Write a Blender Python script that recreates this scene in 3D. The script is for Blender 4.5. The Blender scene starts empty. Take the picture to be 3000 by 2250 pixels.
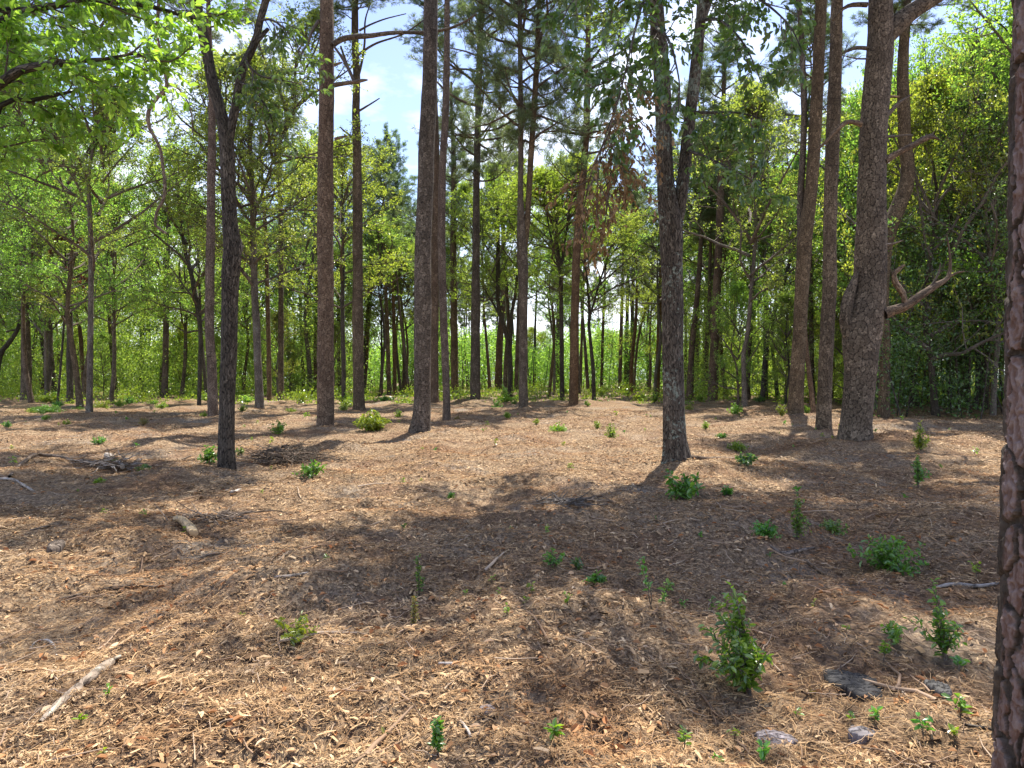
import bpy, math, random
import numpy as np
from mathutils import Vector, kdtree
C = bpy.context.scene.collection
SC = bpy.context.scene
rng = np.random.default_rng(7)
R = math.radians

# ------------------------------------------------------------------ camera
CAMH = 1.6; F = 2080.0; PITCH = R(-0.55)
cam = bpy.data.cameras.new('camera'); cam.sensor_width = 36; cam.lens = F/3000*36
cam.clip_start = 0.05; cam.clip_end = 2000
camo = bpy.data.objects.new('camera', cam); C.objects.link(camo)
camo.location = (0, 0, CAMH); camo.rotation_euler = (R(90)+PITCH, 0, 0)
SC.camera = camo

# ------------------------------------------------------------------ light
SUN_EL, SUN_AZ = R(63), R(24)
world = bpy.data.worlds.new('World'); SC.world = world; world.use_nodes = True
wn = world.node_tree.nodes; wl = world.node_tree.links; wn.clear()
wo = wn.new('ShaderNodeOutputWorld'); bg = wn.new('ShaderNodeBackground'); bg.inputs[1].default_value = 0.15
sky = wn.new('ShaderNodeTexSky'); sky.sky_type = 'NISHITA'; sky.sun_disc = False
sky.sun_elevation = SUN_EL; sky.sun_rotation = SUN_AZ; sky.dust_density = 0.6; sky.air_density = 1.0; sky.ozone_density = 1.6
tc = wn.new('ShaderNodeTexCoord'); mp = wn.new('ShaderNodeMapping'); mp.inputs['Scale'].default_value = (1.0, 1.0, 2.2)
nz = wn.new('ShaderNodeTexNoise'); nz.inputs['Scale'].default_value = 3.4; nz.inputs['Detail'].default_value = 9; nz.inputs['Roughness'].default_value = .58
mp.inputs['Location'].default_value = (2.3, 0.4, 0.6)
sx = wn.new('ShaderNodeSeparateXYZ'); mr = wn.new('ShaderNodeMapRange')
mr.inputs['From Min'].default_value = 0.0; mr.inputs['From Max'].default_value = 0.55; mr.inputs['To Min'].default_value = 0.22; mr.inputs['To Max'].default_value = -0.05
ad = wn.new('ShaderNodeMath'); ad.operation = 'ADD'
cr = wn.new('ShaderNodeValToRGB'); cr.color_ramp.elements[0].position = .51; cr.color_ramp.elements[1].position = .70
mx = wn.new('ShaderNodeMix'); mx.data_type = 'RGBA'; mx.inputs['B'].default_value = (6.2, 6.5, 7.1, 1)
wl.new(tc.outputs['Generated'], mp.inputs[0]); wl.new(mp.outputs[0], nz.inputs[0])
wl.new(tc.outputs['Generated'], sx.inputs[0]); wl.new(sx.outputs[2], mr.inputs['Value'])
wl.new(nz.outputs[0], ad.inputs[0]); wl.new(mr.outputs[0], ad.inputs[1]); wl.new(ad.outputs[0], cr.inputs[0])
wl.new(cr.outputs[0], mx.inputs['Factor']); hs_ = wn.new('ShaderNodeHueSaturation'); hs_.inputs['Saturation'].default_value = 1.02; hs_.inputs['Hue'].default_value = .515; hs_.inputs['Value'].default_value = 1.0; wl.new(sky.outputs[0], hs_.inputs['Color']); wl.new(hs_.outputs[0], mx.inputs['A']); wl.new(mx.outputs['Result'], bg.inputs[0]); wl.new(bg.outputs[0], wo.inputs[0])
sun = bpy.data.lights.new('sun', 'SUN'); sun.energy = 5.0; sun.angle = R(0.53); sun.color = (1, .955, .88)
suno = bpy.data.objects.new('sun', sun); C.objects.link(suno)
sd = Vector((math.sin(SUN_AZ)*math.cos(SUN_EL), math.cos(SUN_AZ)*math.cos(SUN_EL), math.sin(SUN_EL)))
suno.rotation_euler = sd.to_track_quat('Z', 'Y').to_euler(); suno.location = sd*60
SC.view_settings.view_transform = 'Standard'; SC.view_settings.look = 'None'
SC.view_settings.gamma = 1; SC.view_settings.exposure = 1.0
SC.render.engine = 'CYCLES'; cy = SC.cycles
cy.max_bounces = 7; cy.diffuse_bounces = 5; cy.glossy_bounces = 1; cy.transmission_bounces = 6; cy.transparent_max_bounces = 4
cy.caustics_reflective = False; cy.caustics_refractive = False; cy.use_denoising = True
cy.sample_clamp_indirect = 6; SC.render.film_transparent = False

# ------------------------------------------------------------------ projection + terrain
def ray(px, py):
    u = (px-1500)/F; v = (1125-py)/F
    return np.array([u, math.cos(PITCH)-v*math.sin(PITCH), math.sin(PITCH)+v*math.cos(PITCH)])
def P(px, py, Y):
    r = ray(px, py); return np.array([0, 0, CAMH]) + r*(Y/r[1])
_k = np.random.default_rng(3)
_oct = []
for lam, amp in ((9, .055), (4.5, .038), (2.1, .034), (1.0, .020), (.5, .011)):
    for _ in range(5):
        a = _k.uniform(0, 6.28); _oct.append((math.cos(a)/lam*6.28, math.sin(a)/lam*6.28, _k.uniform(0, 6.28), amp/1.6))
MOUNDS = []
def H(x, y):
    x = np.asarray(x, float); y = np.asarray(y, float); h = np.zeros(np.broadcast(x, y).shape)
    for a, b, c, m in _oct: h = h + m*np.sin(a*x+b*y+c)
    for mx_, my_, mh, mr_ in MOUNDS: h = h + mh*np.exp(-((x-mx_)**2+(y-my_)**2)/(2*mr_*mr_))
    return h
def G(px, py):
    """ground point seen at photo pixel"""
    r = ray(px, py); t = CAMH/max(-r[2], .006)
    for _ in range(12):
        q = r*t; t = (CAMH-float(H(q[0], q[1])))/max(-r[2], .006)
    q = r*t; return np.array([q[0], q[1], float(H(q[0], q[1]))])

# ------------------------------------------------------------------ mesh helpers
class MB:
    def __init__(s): s.v = []; s.f = []; s.uv = []; s.n = 0; s.m = []
    def add(s, v, f, uv=None, mat=0):
        v = np.asarray(v, np.float32).reshape(-1, 3); f = np.asarray(f, np.int64)
        s.v.append(v); s.f.append(f+s.n); s.n += len(v)
        s.uv.append(np.zeros((f.size, 2), np.float32) if uv is None else np.asarray(uv, np.float32).reshape(-1, 2))
        s.m.append(np.full(len(f), mat, np.int32))
    def mesh(s, name, mats, smooth=False):
        me = bpy.data.meshes.new(name); v = np.concatenate(s.v)
        me.vertices.add(len(v)); me.vertices.foreach_set('co', v.ravel())
        li = np.concatenate([f.ravel() for f in s.f]); cnt = np.concatenate([np.full(len(f), f.shape[1]) for f in s.f])
        me.loops.add(len(li)); me.loops.foreach_set('vertex_index', li.astype(np.int32))
        me.polygons.add(len(cnt)); st = np.concatenate([[0], np.cumsum(cnt)[:-1]])
        me.polygons.foreach_set('loop_start', st.astype(np.int32)); me.polygons.foreach_set('loop_total', cnt.astype(np.int32))
        me.polygons.foreach_set('material_index', np.concatenate(s.m))
        me.polygons.foreach_set('use_smooth', np.full(len(cnt), smooth))
        u = me.uv_layers.new(name='UVMap'); u.data.foreach_set('uv', np.concatenate(s.uv).ravel())
        for m in (mats if isinstance(mats, (list, tuple)) else [mats]): me.materials.append(m)
        me.update(calc_edges=True); return me
def link(name, me, parent=None, loc=None):
    o = bpy.data.objects.new(name, me); C.objects.link(o)
    if parent is not None: o.parent = parent
    if loc is not None: o.location = loc
    return o
def tag(o, label=None, cat=None, group=None, kind=None):
    for k, v in (('label', label), ('category', cat), ('group', group), ('kind', kind)):
        if v: o[k] = v
    return o
def thing(name, label, cat, loc, group=None):
    o = bpy.data.objects.new(name, None); C.objects.link(o); o.location = loc; o.empty_display_size = .2
    return tag(o, label, cat, group)
def nrm(a): return a/np.maximum(np.linalg.norm(a, axis=-1, keepdims=True), 1e-9)

def tubes(mb, paths, radii, sides, mat=0, vscale=1.0):
    """paths (M,N,3), radii (M,N)"""
    paths = np.asarray(paths, float); radii = np.asarray(radii, float)
    if paths.ndim == 2: paths = paths[None]; radii = radii[None]
    M, N, _ = paths.shape
    if M == 0: return
    t = nrm(np.gradient(paths, axis=1)); mean = nrm(t.mean(1))
    ref = np.where(np.abs(mean[:, 1:2]) < .8, np.array([[0, 1., 0]]), np.array([[1., 0, 0]]))[:, None, :]
    e1 = nrm(ref - (ref*t).sum(-1, keepdims=True)*t); e2 = np.cross(t, e1)
    a = np.arange(sides)/sides*2*np.pi
    v = paths[:, :, None] + radii[:, :, None, None]*(np.cos(a)[:, None]*e1[:, :, None] + np.sin(a)[:, None]*e2[:, :, None])
    i = np.arange(N-1)[:, None]; j = np.arange(sides)[None]
    q = np.stack([i*sides+j, i*sides+(j+1) % sides, (i+1)*sides+(j+1) % sides, (i+1)*sides+j], -1).reshape(-1, 4)
    f = (q[None] + (np.arange(M)*N*sides)[:, None, None]).reshape(-1, 4)
    ln = np.concatenate([np.zeros((M, 1)), np.cumsum(np.linalg.norm(np.diff(paths, axis=1), axis=-1), 1)], 1)
    circ = 2*np.pi*radii.mean(1)
    ii, jj = np.meshgrid(np.arange(N-1), np.arange(sides), indexing='ij'); ii = ii.ravel(); jj = jj.ravel()
    U = np.stack([jj, jj+1, jj+1, jj], -1)/sides; V = np.stack([ii, ii, ii+1, ii+1], -1)
    uv = np.stack([np.broadcast_to(U[None], (M,)+U.shape)*circ[:, None, None], ln[np.arange(M)[:, None, None], V[None]]], -1)
    mb.add(v, f, uv.reshape(-1, 2), mat)

def leaves(mb, c, d, n, L, W, mat=0, oval=False, fold=.25):
    """leaf blades: base c, along d, facing n"""
    M = len(c)
    if M == 0: return
    d = nrm(d); n = nrm(n - (n*d).sum(-1, keepdims=True)*d); s = np.cross(d, n)
    L = np.broadcast_to(L, (M,))[:, None]; W = np.broadcast_to(W, (M,))[:, None]; up = n*W*fold
    if not oval:
        v = np.stack([c, c+d*L*.5+s*W*.5+up, c+d*L-n*L*.12, c+d*L*.5-s*W*.5+up], 1)
        mb.add(v, np.arange(M*4).reshape(M, 4), None, mat)
    else:
        v = np.stack([c, c+d*L*.28+s*W*.42+up, c+d*L*.68+s*W*.44+up*.8, c+d*L-n*L*.15, c+d*L*.68-s*W*.44+up*.8, c+d*L*.28-s*W*.42+up], 1)
        k = np.arange(M)[:, None]*6
        mb.add(v, np.concatenate([k+np.array([[0, 1, 2, 3]]), k+np.array([[0, 3, 4, 5]])]), None, mat)

# ------------------------------------------------------------------ materials
def newmat(name):
    m = bpy.data.materials.new(name); m.use_nodes = True; m.node_tree.nodes.clear(); return m, m.node_tree.nodes, m.node_tree.links
def ramp(n, stops, interp='LINEAR'):
    r = n.new('ShaderNodeValToRGB'); e = r.color_ramp.elements; r.color_ramp.interpolation = interp
    while len(e) < len(stops): e.new(.5)
    for k, (p, c) in enumerate(stops): e[k].position = p; e[k].color = (*c, 1) if len(c) == 3 else c
    return r
def leaf_mat(name, cols, trans, tw=.45, gloss=.06, rough=.45, objvar=.12):
    m, n, l = newmat(name)
    g = n.new('ShaderNodeNewGeometry'); r = ramp(n, [(k/(len(cols)-1), c) for k, c in enumerate(cols)]); l.new(g.outputs['Random Per Island'], r.inputs[0])
    oi = n.new('ShaderNodeObjectInfo'); hs = n.new('ShaderNodeHueSaturation')
    a = n.new('ShaderNodeMapRange'); a.inputs['To Min'].default_value = .5-.022; a.inputs['To Max'].default_value = .5+.03; l.new(oi.outputs['Random'], a.inputs['Value'])
    b = n.new('ShaderNodeMapRange'); b.inputs['To Min'].default_value = 1-objvar; b.inputs['To Max'].default_value = 1+objvar*1.4; l.new(oi.outputs['Random'], b.inputs['Value'])
    l.new(a.outputs[0], hs.inputs['Hue']); l.new(b.outputs[0], hs.inputs['Value']); l.new(r.outputs[0], hs.inputs['Color'])
    t = n.new('ShaderNodeBsdfTranslucent'); df = n.new('ShaderNodeBsdfDiffuse'); gl = n.new('ShaderNodeBsdfGlossy'); gl.inputs['Roughness'].default_value = rough
    mc = n.new('ShaderNodeMix'); mc.data_type = 'RGBA'; mc.blend_type = 'MULTIPLY'; mc.inputs['Factor'].default_value = 1; mc.inputs['B'].default_value = (*trans, 1)
    l.new(hs.outputs[0], mc.inputs['A']); l.new(mc.outputs['Result'], t.inputs['Color']); l.new(hs.outputs[0], df.inputs['Color'])
    mxs = n.new('ShaderNodeMixShader'); mxs.inputs[0].default_value = tw; l.new(df.outputs[0], mxs.inputs[1]); l.new(t.outputs[0], mxs.inputs[2])
    m2 = n.new('ShaderNodeMixShader'); m2.inputs[0].default_value = gloss; l.new(mxs.outputs[0], m2.inputs[1]); l.new(gl.outputs[0], m2.inputs[2])
    o = n.new('ShaderNodeOutputMaterial'); l.new(m2.outputs[0], o.inputs[0]); return m
M_leaf = leaf_mat('broad_leaf', [(.072, .130, .022), (.118, .190, .032), (.175, .255, .045), (.235, .31, .065)], (2.8, 2.65, 1.6), .64, .08, .38)
M_leafy = leaf_mat('yellow_green_leaf', [(.105, .165, .022), (.16, .228, .032), (.23, .30, .046)], (2.8, 2.6, 1.5), .64, .075, .38)
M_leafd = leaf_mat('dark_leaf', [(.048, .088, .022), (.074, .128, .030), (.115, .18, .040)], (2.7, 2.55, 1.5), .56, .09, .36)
M_need = leaf_mat('pine_needle', [(.075, .115, .045), (.11, .155, .06), (.15, .20, .075)], (2.1, 2.0, 1.3), .45, .08, .4)
M_dead = leaf_mat('dead_leaf', [(.14, .075, .04), (.22, .125, .07), (.31, .19, .115)], (1.4, 1.05, .75), .4, .03)
M_shrub = leaf_mat('shrub_leaf', [(.06, .15, .02), (.10, .23, .025), (.17, .32, .035)], (2.2, 2.0, 1.1), .42, .09, .35)
M_leafm = leaf_mat('glossy_green_leaf', [(.035, .10, .018), (.06, .15, .022), (.10, .21, .03)], (2.2, 2.0, 1.1), .4, .12, .32)
M_shruby = leaf_mat('young_shrub_leaf', [(.12, .21, .016), (.19, .285, .022), (.27, .35, .03)], (2.0, 1.9, 1.0), .42, .08, .35)
M_shrubr = leaf_mat('reddish_sprout_leaf', [(.20, .12, .03), (.26, .20, .04), (.16, .22, .03)], (1.8, 1.5, .8), .4, .08, .35)

def bark(name, kind, dark, mid, light, lichen=0, bump=.02, rough=.92):
    m, n, l = newmat(name); uv = n.new('ShaderNodeUVMap'); uv.uv_map = 'UVMap'
    oi = n.new('ShaderNodeObjectInfo')
    off = n.new('ShaderNodeVectorMath'); off.operation = 'ADD'
    sc = n.new('ShaderNodeVectorMath'); sc.operation = 'SCALE'; cb = n.new('ShaderNodeCombineXYZ')
    l.new(oi.outputs['Random'], cb.inputs[0]); l.new(oi.outputs['Random'], cb.inputs[1]); l.new(cb.outputs[0], sc.inputs[0]); sc.inputs['Scale'].default_value = 37
    l.new(uv.outputs[0], off.inputs[0]); l.new(sc.outputs[0], off.inputs[1])
    wn_ = n.new('ShaderNodeTexNoise'); wn_.inputs['Scale'].default_value = 13; wn_.inputs['Detail'].default_value = 5; l.new(off.outputs[0], wn_.inputs[0])
    ms = n.new('ShaderNodeVectorMath'); ms.operation = 'MULTIPLY_ADD'; ms.inputs[1].default_value = (.10, .16, 0)
    l.new(wn_.outputs['Color'], ms.inputs[0]); l.new(off.outputs[0], ms.inputs[2])
    mp = n.new('ShaderNodeMapping'); l.new(ms.outputs[0], mp.inputs[0])
    mp.inputs['Scale'].default_value = (12, 6.2, 1) if kind == 'pine' else (26, 4.5, 1)
    vo = n.new('ShaderNodeTexVoronoi'); vo.feature = 'DISTANCE_TO_EDGE'; vo.voronoi_dimensions = '2D'; vo.inputs['Scale'].default_value = 1; l.new(mp.outputs[0], vo.inputs[0])
    vc = n.new('ShaderNodeTexVoronoi'); vc.feature = 'F1'; vc.voronoi_dimensions = '2D'; vc.inputs['Scale'].default_value = 1; l.new(mp.outputs[0], vc.inputs[0])
    cr_ = ramp(n, [(.0, (0, 0, 0)), (.16 if kind == 'pine' else .22, (1, 1, 1))]); cn = n.new('ShaderNodeTexNoise'); cn.inputs['Scale'].default_value = 1; cn.inputs['Detail'].default_value = 5; cn.inputs['Roughness'].default_value = .7; mp3 = n.new('ShaderNodeMapping'); mp3.inputs['Scale'].default_value = (34, 16, 1); l.new(off.outputs[0], mp3.inputs[0]); l.new(mp3.outputs[0], cn.inputs[0]); ca_ = n.new('ShaderNodeMath'); ca_.operation = 'MULTIPLY_ADD'; ca_.inputs[1].default_value = .9; l.new(cn.outputs[0], ca_.inputs[0]); cs_ = n.new('ShaderNodeMath'); cs_.operation = 'SUBTRACT'; cs_.inputs[1].default_value = .37; l.new(vo.outputs[0], ca_.inputs[2]); l.new(ca_.outputs[0], cs_.inputs[0]); l.new(cs_.outputs[0], cr_.inputs[0])
    f2 = n.new('ShaderNodeTexNoise'); f2.inputs['Scale'].default_value = 1; f2.inputs['Detail'].default_value = 6; f2.inputs['Roughness'].default_value = .65
    mp2 = n.new('ShaderNodeMapping'); mp2.inputs['Scale'].default_value = (20, 28, 1) if kind == 'pine' else (60, 11, 1); l.new(off.outputs[0], mp2.inputs[0]); l.new(mp2.outputs[0], f2.inputs[0])
    sep = n.new('ShaderNodeSeparateColor'); l.new(vc.outputs['Color'], sep.inputs[0])
    cm = ramp(n, [(0, mid), (.45, tuple((a+b)/2 for a, b in zip(mid, light))), (.8, light), (1, tuple(min(.5, a*1.75) for a in light))]); 
    mxv = n.new('ShaderNodeMath'); mxv.operation = 'MULTIPLY_ADD'; mxv.inputs[1].default_value = .55
    l.new(sep.outputs[0], mxv.inputs[0]); 
    fm = n.new('ShaderNodeMapRange'); fm.inputs['From Min'].default_value = .3; fm.inputs['From Max'].default_value = .7; fm.inputs['To Min'].default_value = -.3; fm.inputs['To Max'].default_value = .75; l.new(f2.outputs[0], fm.inputs['Value'])
    l.new(fm.outputs[0], mxv.inputs[2]); l.new(mxv.outputs[0], cm.inputs[0])
    mc = n.new('ShaderNodeMix'); mc.data_type = 'RGBA'; mc.inputs['A'].default_value = (*dark, 1); l.new(cr_.outputs[0], mc.inputs['Factor']); l.new(cm.outputs[0], mc.inputs['B'])
    big = n.new('ShaderNodeTexNoise'); big.inputs['Scale'].default_value = 1.1; big.inputs['Detail'].default_value = 3; l.new(off.outputs[0], big.inputs[0])
    hs = n.new('ShaderNodeHueSaturation'); bm = n.new('ShaderNodeMapRange'); bm.inputs['From Min'].default_value = .3; bm.inputs['From Max'].default_value = .7
    bm.inputs['To Min'].default_value = .72; bm.inputs['To Max'].default_value = 1.3; l.new(big.outputs[0], bm.inputs['Value']); l.new(bm.outputs[0], hs.inputs['Value']); l.new(mc.outputs['Result'], hs.inputs['Color'])
    sm = n.new('ShaderNodeMapRange'); sm.inputs['To Min'].default_value = .7; sm.inputs['To Max'].default_value = 1.15; l.new(oi.outputs['Random'], sm.inputs['Value']); l.new(sm.outputs[0], hs.inputs['Saturation'])
    col = hs.outputs[0]
    if lichen:
        ln = n.new('ShaderNodeTexNoise'); ln.inputs['Scale'].default_value = 14; ln.inputs['Detail'].default_value = 7; ln.inputs['Roughness'].default_value = .7; l.new(off.outputs[0], ln.inputs[0])
        l2 = n.new('ShaderNodeTexNoise'); l2.inputs['Scale'].default_value = 2.2; l.new(off.outputs[0], l2.inputs[0])
        mm = n.new('ShaderNodeMath'); mm.operation = 'MULTIPLY_ADD'; mm.inputs[1].default_value = .6; l.new(l2.outputs[0], mm.inputs[0]); l.new(ln.outputs[0], mm.inputs[2])
        lr = ramp(n, [(.93-lichen, (0, 0, 0)), (.97-lichen, (.9, .9, .9))]); l.new(mm.outputs[0], lr.inputs[0])
        lm = n.new('ShaderNodeMix'); lm.data_type = 'RGBA'; lm.inputs['B'].default_value = (.22, .25, .20, 1); l.new(col, lm.inputs['A']); l.new(lr.outputs[0], lm.inputs['Factor']); col = lm.outputs['Result']
    b = n.new('ShaderNodeBump'); b.inputs['Distance'].default_value = bump; b.inputs['Strength'].default_value = 1
    hh = n.new('ShaderNodeMath'); hh.operation = 'MULTIPLY_ADD'; hh.inputs[1].default_value = .45; l.new(f2.outputs[0], hh.inputs[0]); l.new(cr_.outputs[0], hh.inputs[2]); l.new(hh.outputs[0], b.inputs['Height'])
    p = n.new('ShaderNodeBsdfPrincipled'); p.inputs['Roughness'].default_value = rough; p.inputs['Specular IOR Level'].default_value = .25
    l.new(col, p.inputs['Base Color']); l.new(b.outputs[0], p.inputs['Normal'])
    o = n.new('ShaderNodeOutputMaterial'); l.new(p.outputs[0], o.inputs[0]); return m
B_pine = bark('pine_bark', 'pine', (.028, .02, .014), (.068, .048, .030), (.165, .124, .080))
B_pinered = bark('red_pine_bark', 'pine', (.024, .015, .01), (.088, .052, .031), (.178, .122, .076))
B_pinegrey = bark('grey_pine_bark', 'pine', (.022, .017, .012), (.058, .043, .030), (.145, .115, .085))
B_oak = bark('oak_bark', 'oak', (.016, .013, .01), (.046, .037, .028), (.11, .092, .072), .0)
B_oakl = bark('lichened_oak_bark', 'oak', (.024, .019, .014), (.060, .046, .034), (.13, .106, .08), .05)
B_grey = bark('hardwood_bark', 'oak', (.04, .033, .026), (.10, .08, .06), (.18, .15, .118), .0001, .008)
B_twig = bark('twig_bark', 'oak', (.06, .045, .035), (.10, .08, .06), (.16, .13, .10), 0, .003)
B_deadb = bark('dead_branch_bark', 'oak', (.022, .016, .011), (.07, .05, .035), (.19, .14, .10), 0, .006)
B_log = bark('stripped_log_wood', 'oak', (.26, .17, .08), (.42, .30, .16), (.56, .42, .25), 0, .004)
B_plank = bark('split_wood', 'oak', (.12, .085, .055), (.24, .175, .115), (.38, .29, .20), 0, .006)
B_dry = bark('dry_branch_wood', 'oak', (.035, .024, .016), (.105, .075, .052), (.25, .185, .13), 0, .006)
B_dryg = bark('weathered_wood', 'oak', (.10, .085, .07), (.30, .25, .20), (.50, .43, .35), 0, .006)

# ------------------------------------------------------------------ crowns (shared meshes)
def rnd_dirs(g, n): return nrm(g.normal(size=(n, 3)))
def perp_dirs(g, d, ang):
    """directions at angle ang from d, random azimuth"""
    r = rnd_dirs(g, len(d)); r = nrm(r-(r*d).sum(-1, keepdims=True)*d); a = np.asarray(ang)[:, None]
    return nrm(d*np.cos(a)+r*np.sin(a))
def grow(g, base, d, L, N, wob, lift):
    """curvy paths (M,N,3)"""
    M = len(base); pts = [base]; d = d.copy(); st = (L/(N-1))[:, None]
    for k in range(N-1):
        d = nrm(d + g.normal(size=(M, 3))*wob + np.array([0, 0, lift])); pts.append(pts[-1]+d*st)
    return np.stack(pts, 1)
def sample(g, paths, k, lo, hi):
    """k points on each path -> points, dirs, t"""
    M, N, _ = paths.shape; t = lo+(hi-lo)*(np.arange(k)[None]+g.uniform(0, 1, (M, k)))/k
    x = t*(N-1); i = np.minimum(x.astype(int), N-2); f = (x-i)[..., None]; m = np.arange(M)[:, None]
    a = paths[m, i]; b = paths[m, i+1]
    return (a+(b-a)*f).reshape(-1, 3), nrm((b-a).reshape(-1, 3)), t.ravel()
def broad_crown(name, seed, Hc, Rc, limbs=16, leaf=.095, per=14, lo=.02, mat=None, twm=None, fans=8, oval=False, up=.9, sub=9):
    g = np.random.default_rng(seed); mb = MB(); lb = MB()
    t = np.sort(g.uniform(lo, .97, limbs)); az = np.arange(limbs)*2.4+g.uniform(-.5, .5, limbs)
    prof = np.sin(np.clip(.22+t*.86, 0, 1)*np.pi)**.6; L = Rc*prof*g.uniform(.55, 1.25, limbs)*1.15+.4
    el = g.uniform(.15, .6, limbs)+t*up
    d = np.stack([np.cos(az)*np.cos(el), np.sin(az)*np.cos(el), np.sin(el)], -1)
    base = np.stack([g.normal(0, .03, limbs), g.normal(0, .03, limbs), t*Hc], -1)
    p1 = grow(g, base, d, L, 7, .13, .03); r0 = .012+.017*L
    tubes(mb, p1, .8*r0[:, None]*np.linspace(1, .25, 7)[None], 6)
    b2, d2, t2 = sample(g, p1, sub, .22, 1.0)
    L2 = np.repeat(L, sub)*(.52-.28*t2)*g.uniform(.6, 1.25, len(t2)); D2 = perp_dirs(g, d2, g.uniform(.5, 1.1, len(d2)))
    keep = g.uniform(size=len(b2)) < .9; b2, D2, L2 = b2[keep], D2[keep], L2[keep]+.15
    p2 = grow(g, b2, D2, L2, 5, .17, .03); tubes(mb, p2, (.008+.007*L2)[:, None]*np.linspace(1, .3, 5)[None], 4)
    b3, d3, t3 = sample(g, p2, fans, .15, 1.0); D3 = perp_dirs(g, d3, g.uniform(.4, 1.2, len(d3))); L3 = g.uniform(.22, .6, len(b3))*(Rc/3)**.5
    p3 = grow(g, b3, D3, L3, 3, .15, .0); tubes(mb, p3, np.full((len(b3), 1), .006)*np.linspace(1, .5, 3)[None], 3)
    b4, d4, _ = sample(g, p3, per, .1, 1.05); D4 = perp_dirs(g, d4, g.uniform(.5, 1.4, len(d4))); D4[:, 2] -= .12
    n4 = nrm(np.array([0, 0, 1.])+g.normal(size=(len(b4), 3))*.75); Lf = leaf*g.uniform(.6, 1.3, len(b4))
    leaves(lb, b4+g.normal(size=b4.shape)*.03, D4, n4, Lf, Lf*.52, 0, oval)
    return mb.mesh(name+'_branches', twm or B_twig), lb.mesh(name+'_foliage', mat or M_leaf)
def pine_crown(name, seed, Hc, Rc, nb=34, ndl=.2, tuft=20, mat=None, lo=.0):
    g = np.random.default_rng(seed); mb = MB(); lb = MB()
    t = np.sort(g.uniform(lo, .985, nb)); az = np.arange(nb)*2.4+g.uniform(-.6, .6, nb)
    L = Rc*(np.clip(1.12-t, 0, 1)**.55)*np.clip(.55+t*1.4, 0, 1)*g.uniform(.5, 1.2, nb)
    el = -.05+t*.85+g.uniform(-.15, .25, nb)
    d = np.stack([np.cos(az)*np.cos(el), np.sin(az)*np.cos(el), np.sin(el)], -1); base = np.stack([0*t, 0*t, t*Hc], -1)
    p1 = grow(g, base, d, L, 9, .13, .055); tubes(mb, p1, (.014+.017*L)[:, None]*np.linspace(1, .25, 9)[None], 6)
    b2, d2, t2 = sample(g, p1, 9, .25, 1.0); D2 = perp_dirs(g, d2, g.uniform(.5, 1.1, len(d2))); L2 = np.repeat(L, 9)*(.45-.28*t2)*g.uniform(.5, 1.3, len(t2))+.1
    p2 = grow(g, b2, D2, L2, 5, .16, .09); tubes(mb, p2, (.006+.007*L2)[:, None]*np.linspace(1, .4, 5)[None], 4)
    b3, d3, t3 = sample(g, p2, 6, .25, 1.0); D3 = perp_dirs(g, d3, g.uniform(.3, .9, len(d3))); D3[:, 2] += .25; D3 = nrm(D3)
    L3 = g.uniform(.08, .25, len(b3)); p3 = np.stack([b3, b3+D3*L3[:, None]], 1); tubes(mb, p3, np.full((len(b3), 2), .006), 3)
    k = g.uniform(size=len(b3)) < .93; e3 = p3[k, 1]; D3 = D3[k]
    nt = len(e3); c = np.repeat(e3-D3*.04, tuft, 0); ax = np.repeat(D3, tuft, 0); D4 = perp_dirs(g, ax, g.uniform(.1, 1.35, nt*tuft)); D4[:, 2] -= .08
    leaves(lb, c+ax*g.uniform(-.07, .05, nt*tuft)[:, None], D4, rnd_dirs(g, nt*tuft), ndl*g.uniform(.7, 1.15, nt*tuft), .014, 0, False, 0)
    return mb.mesh(name+'_branches', B_pine), lb.mesh(name+'_needles', mat or M_need)
PC = [pine_crown('pine%d' % k, 20+k, 10, (2.9, 3.5, 2.6, 3.2)[k], (46, 52, 40, 48)[k], .23, 21) for k in range(4)]
BC = [broad_crown('broad%d' % k, 40+k, (8, 10, 7, 11)[k], (3.3, 3.7, 3.0, 3.1)[k], (24, 28, 21, 29)[k], .11, 9) for k in range(4)]
YC = [broad_crown('yellow%d' % k, 60+k, (7, 9)[k], (3.0, 3.4)[k], (20, 24)[k], .115, 9, mat=M_leafy) for k in range(2)]
DC = [broad_crown('dark%d' % k, 70+k, (8, 10)[k], (3.3, 3.7)[k], (24, 28)[k], .12, 7, mat=M_leafd) for k in range(2)]

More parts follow.
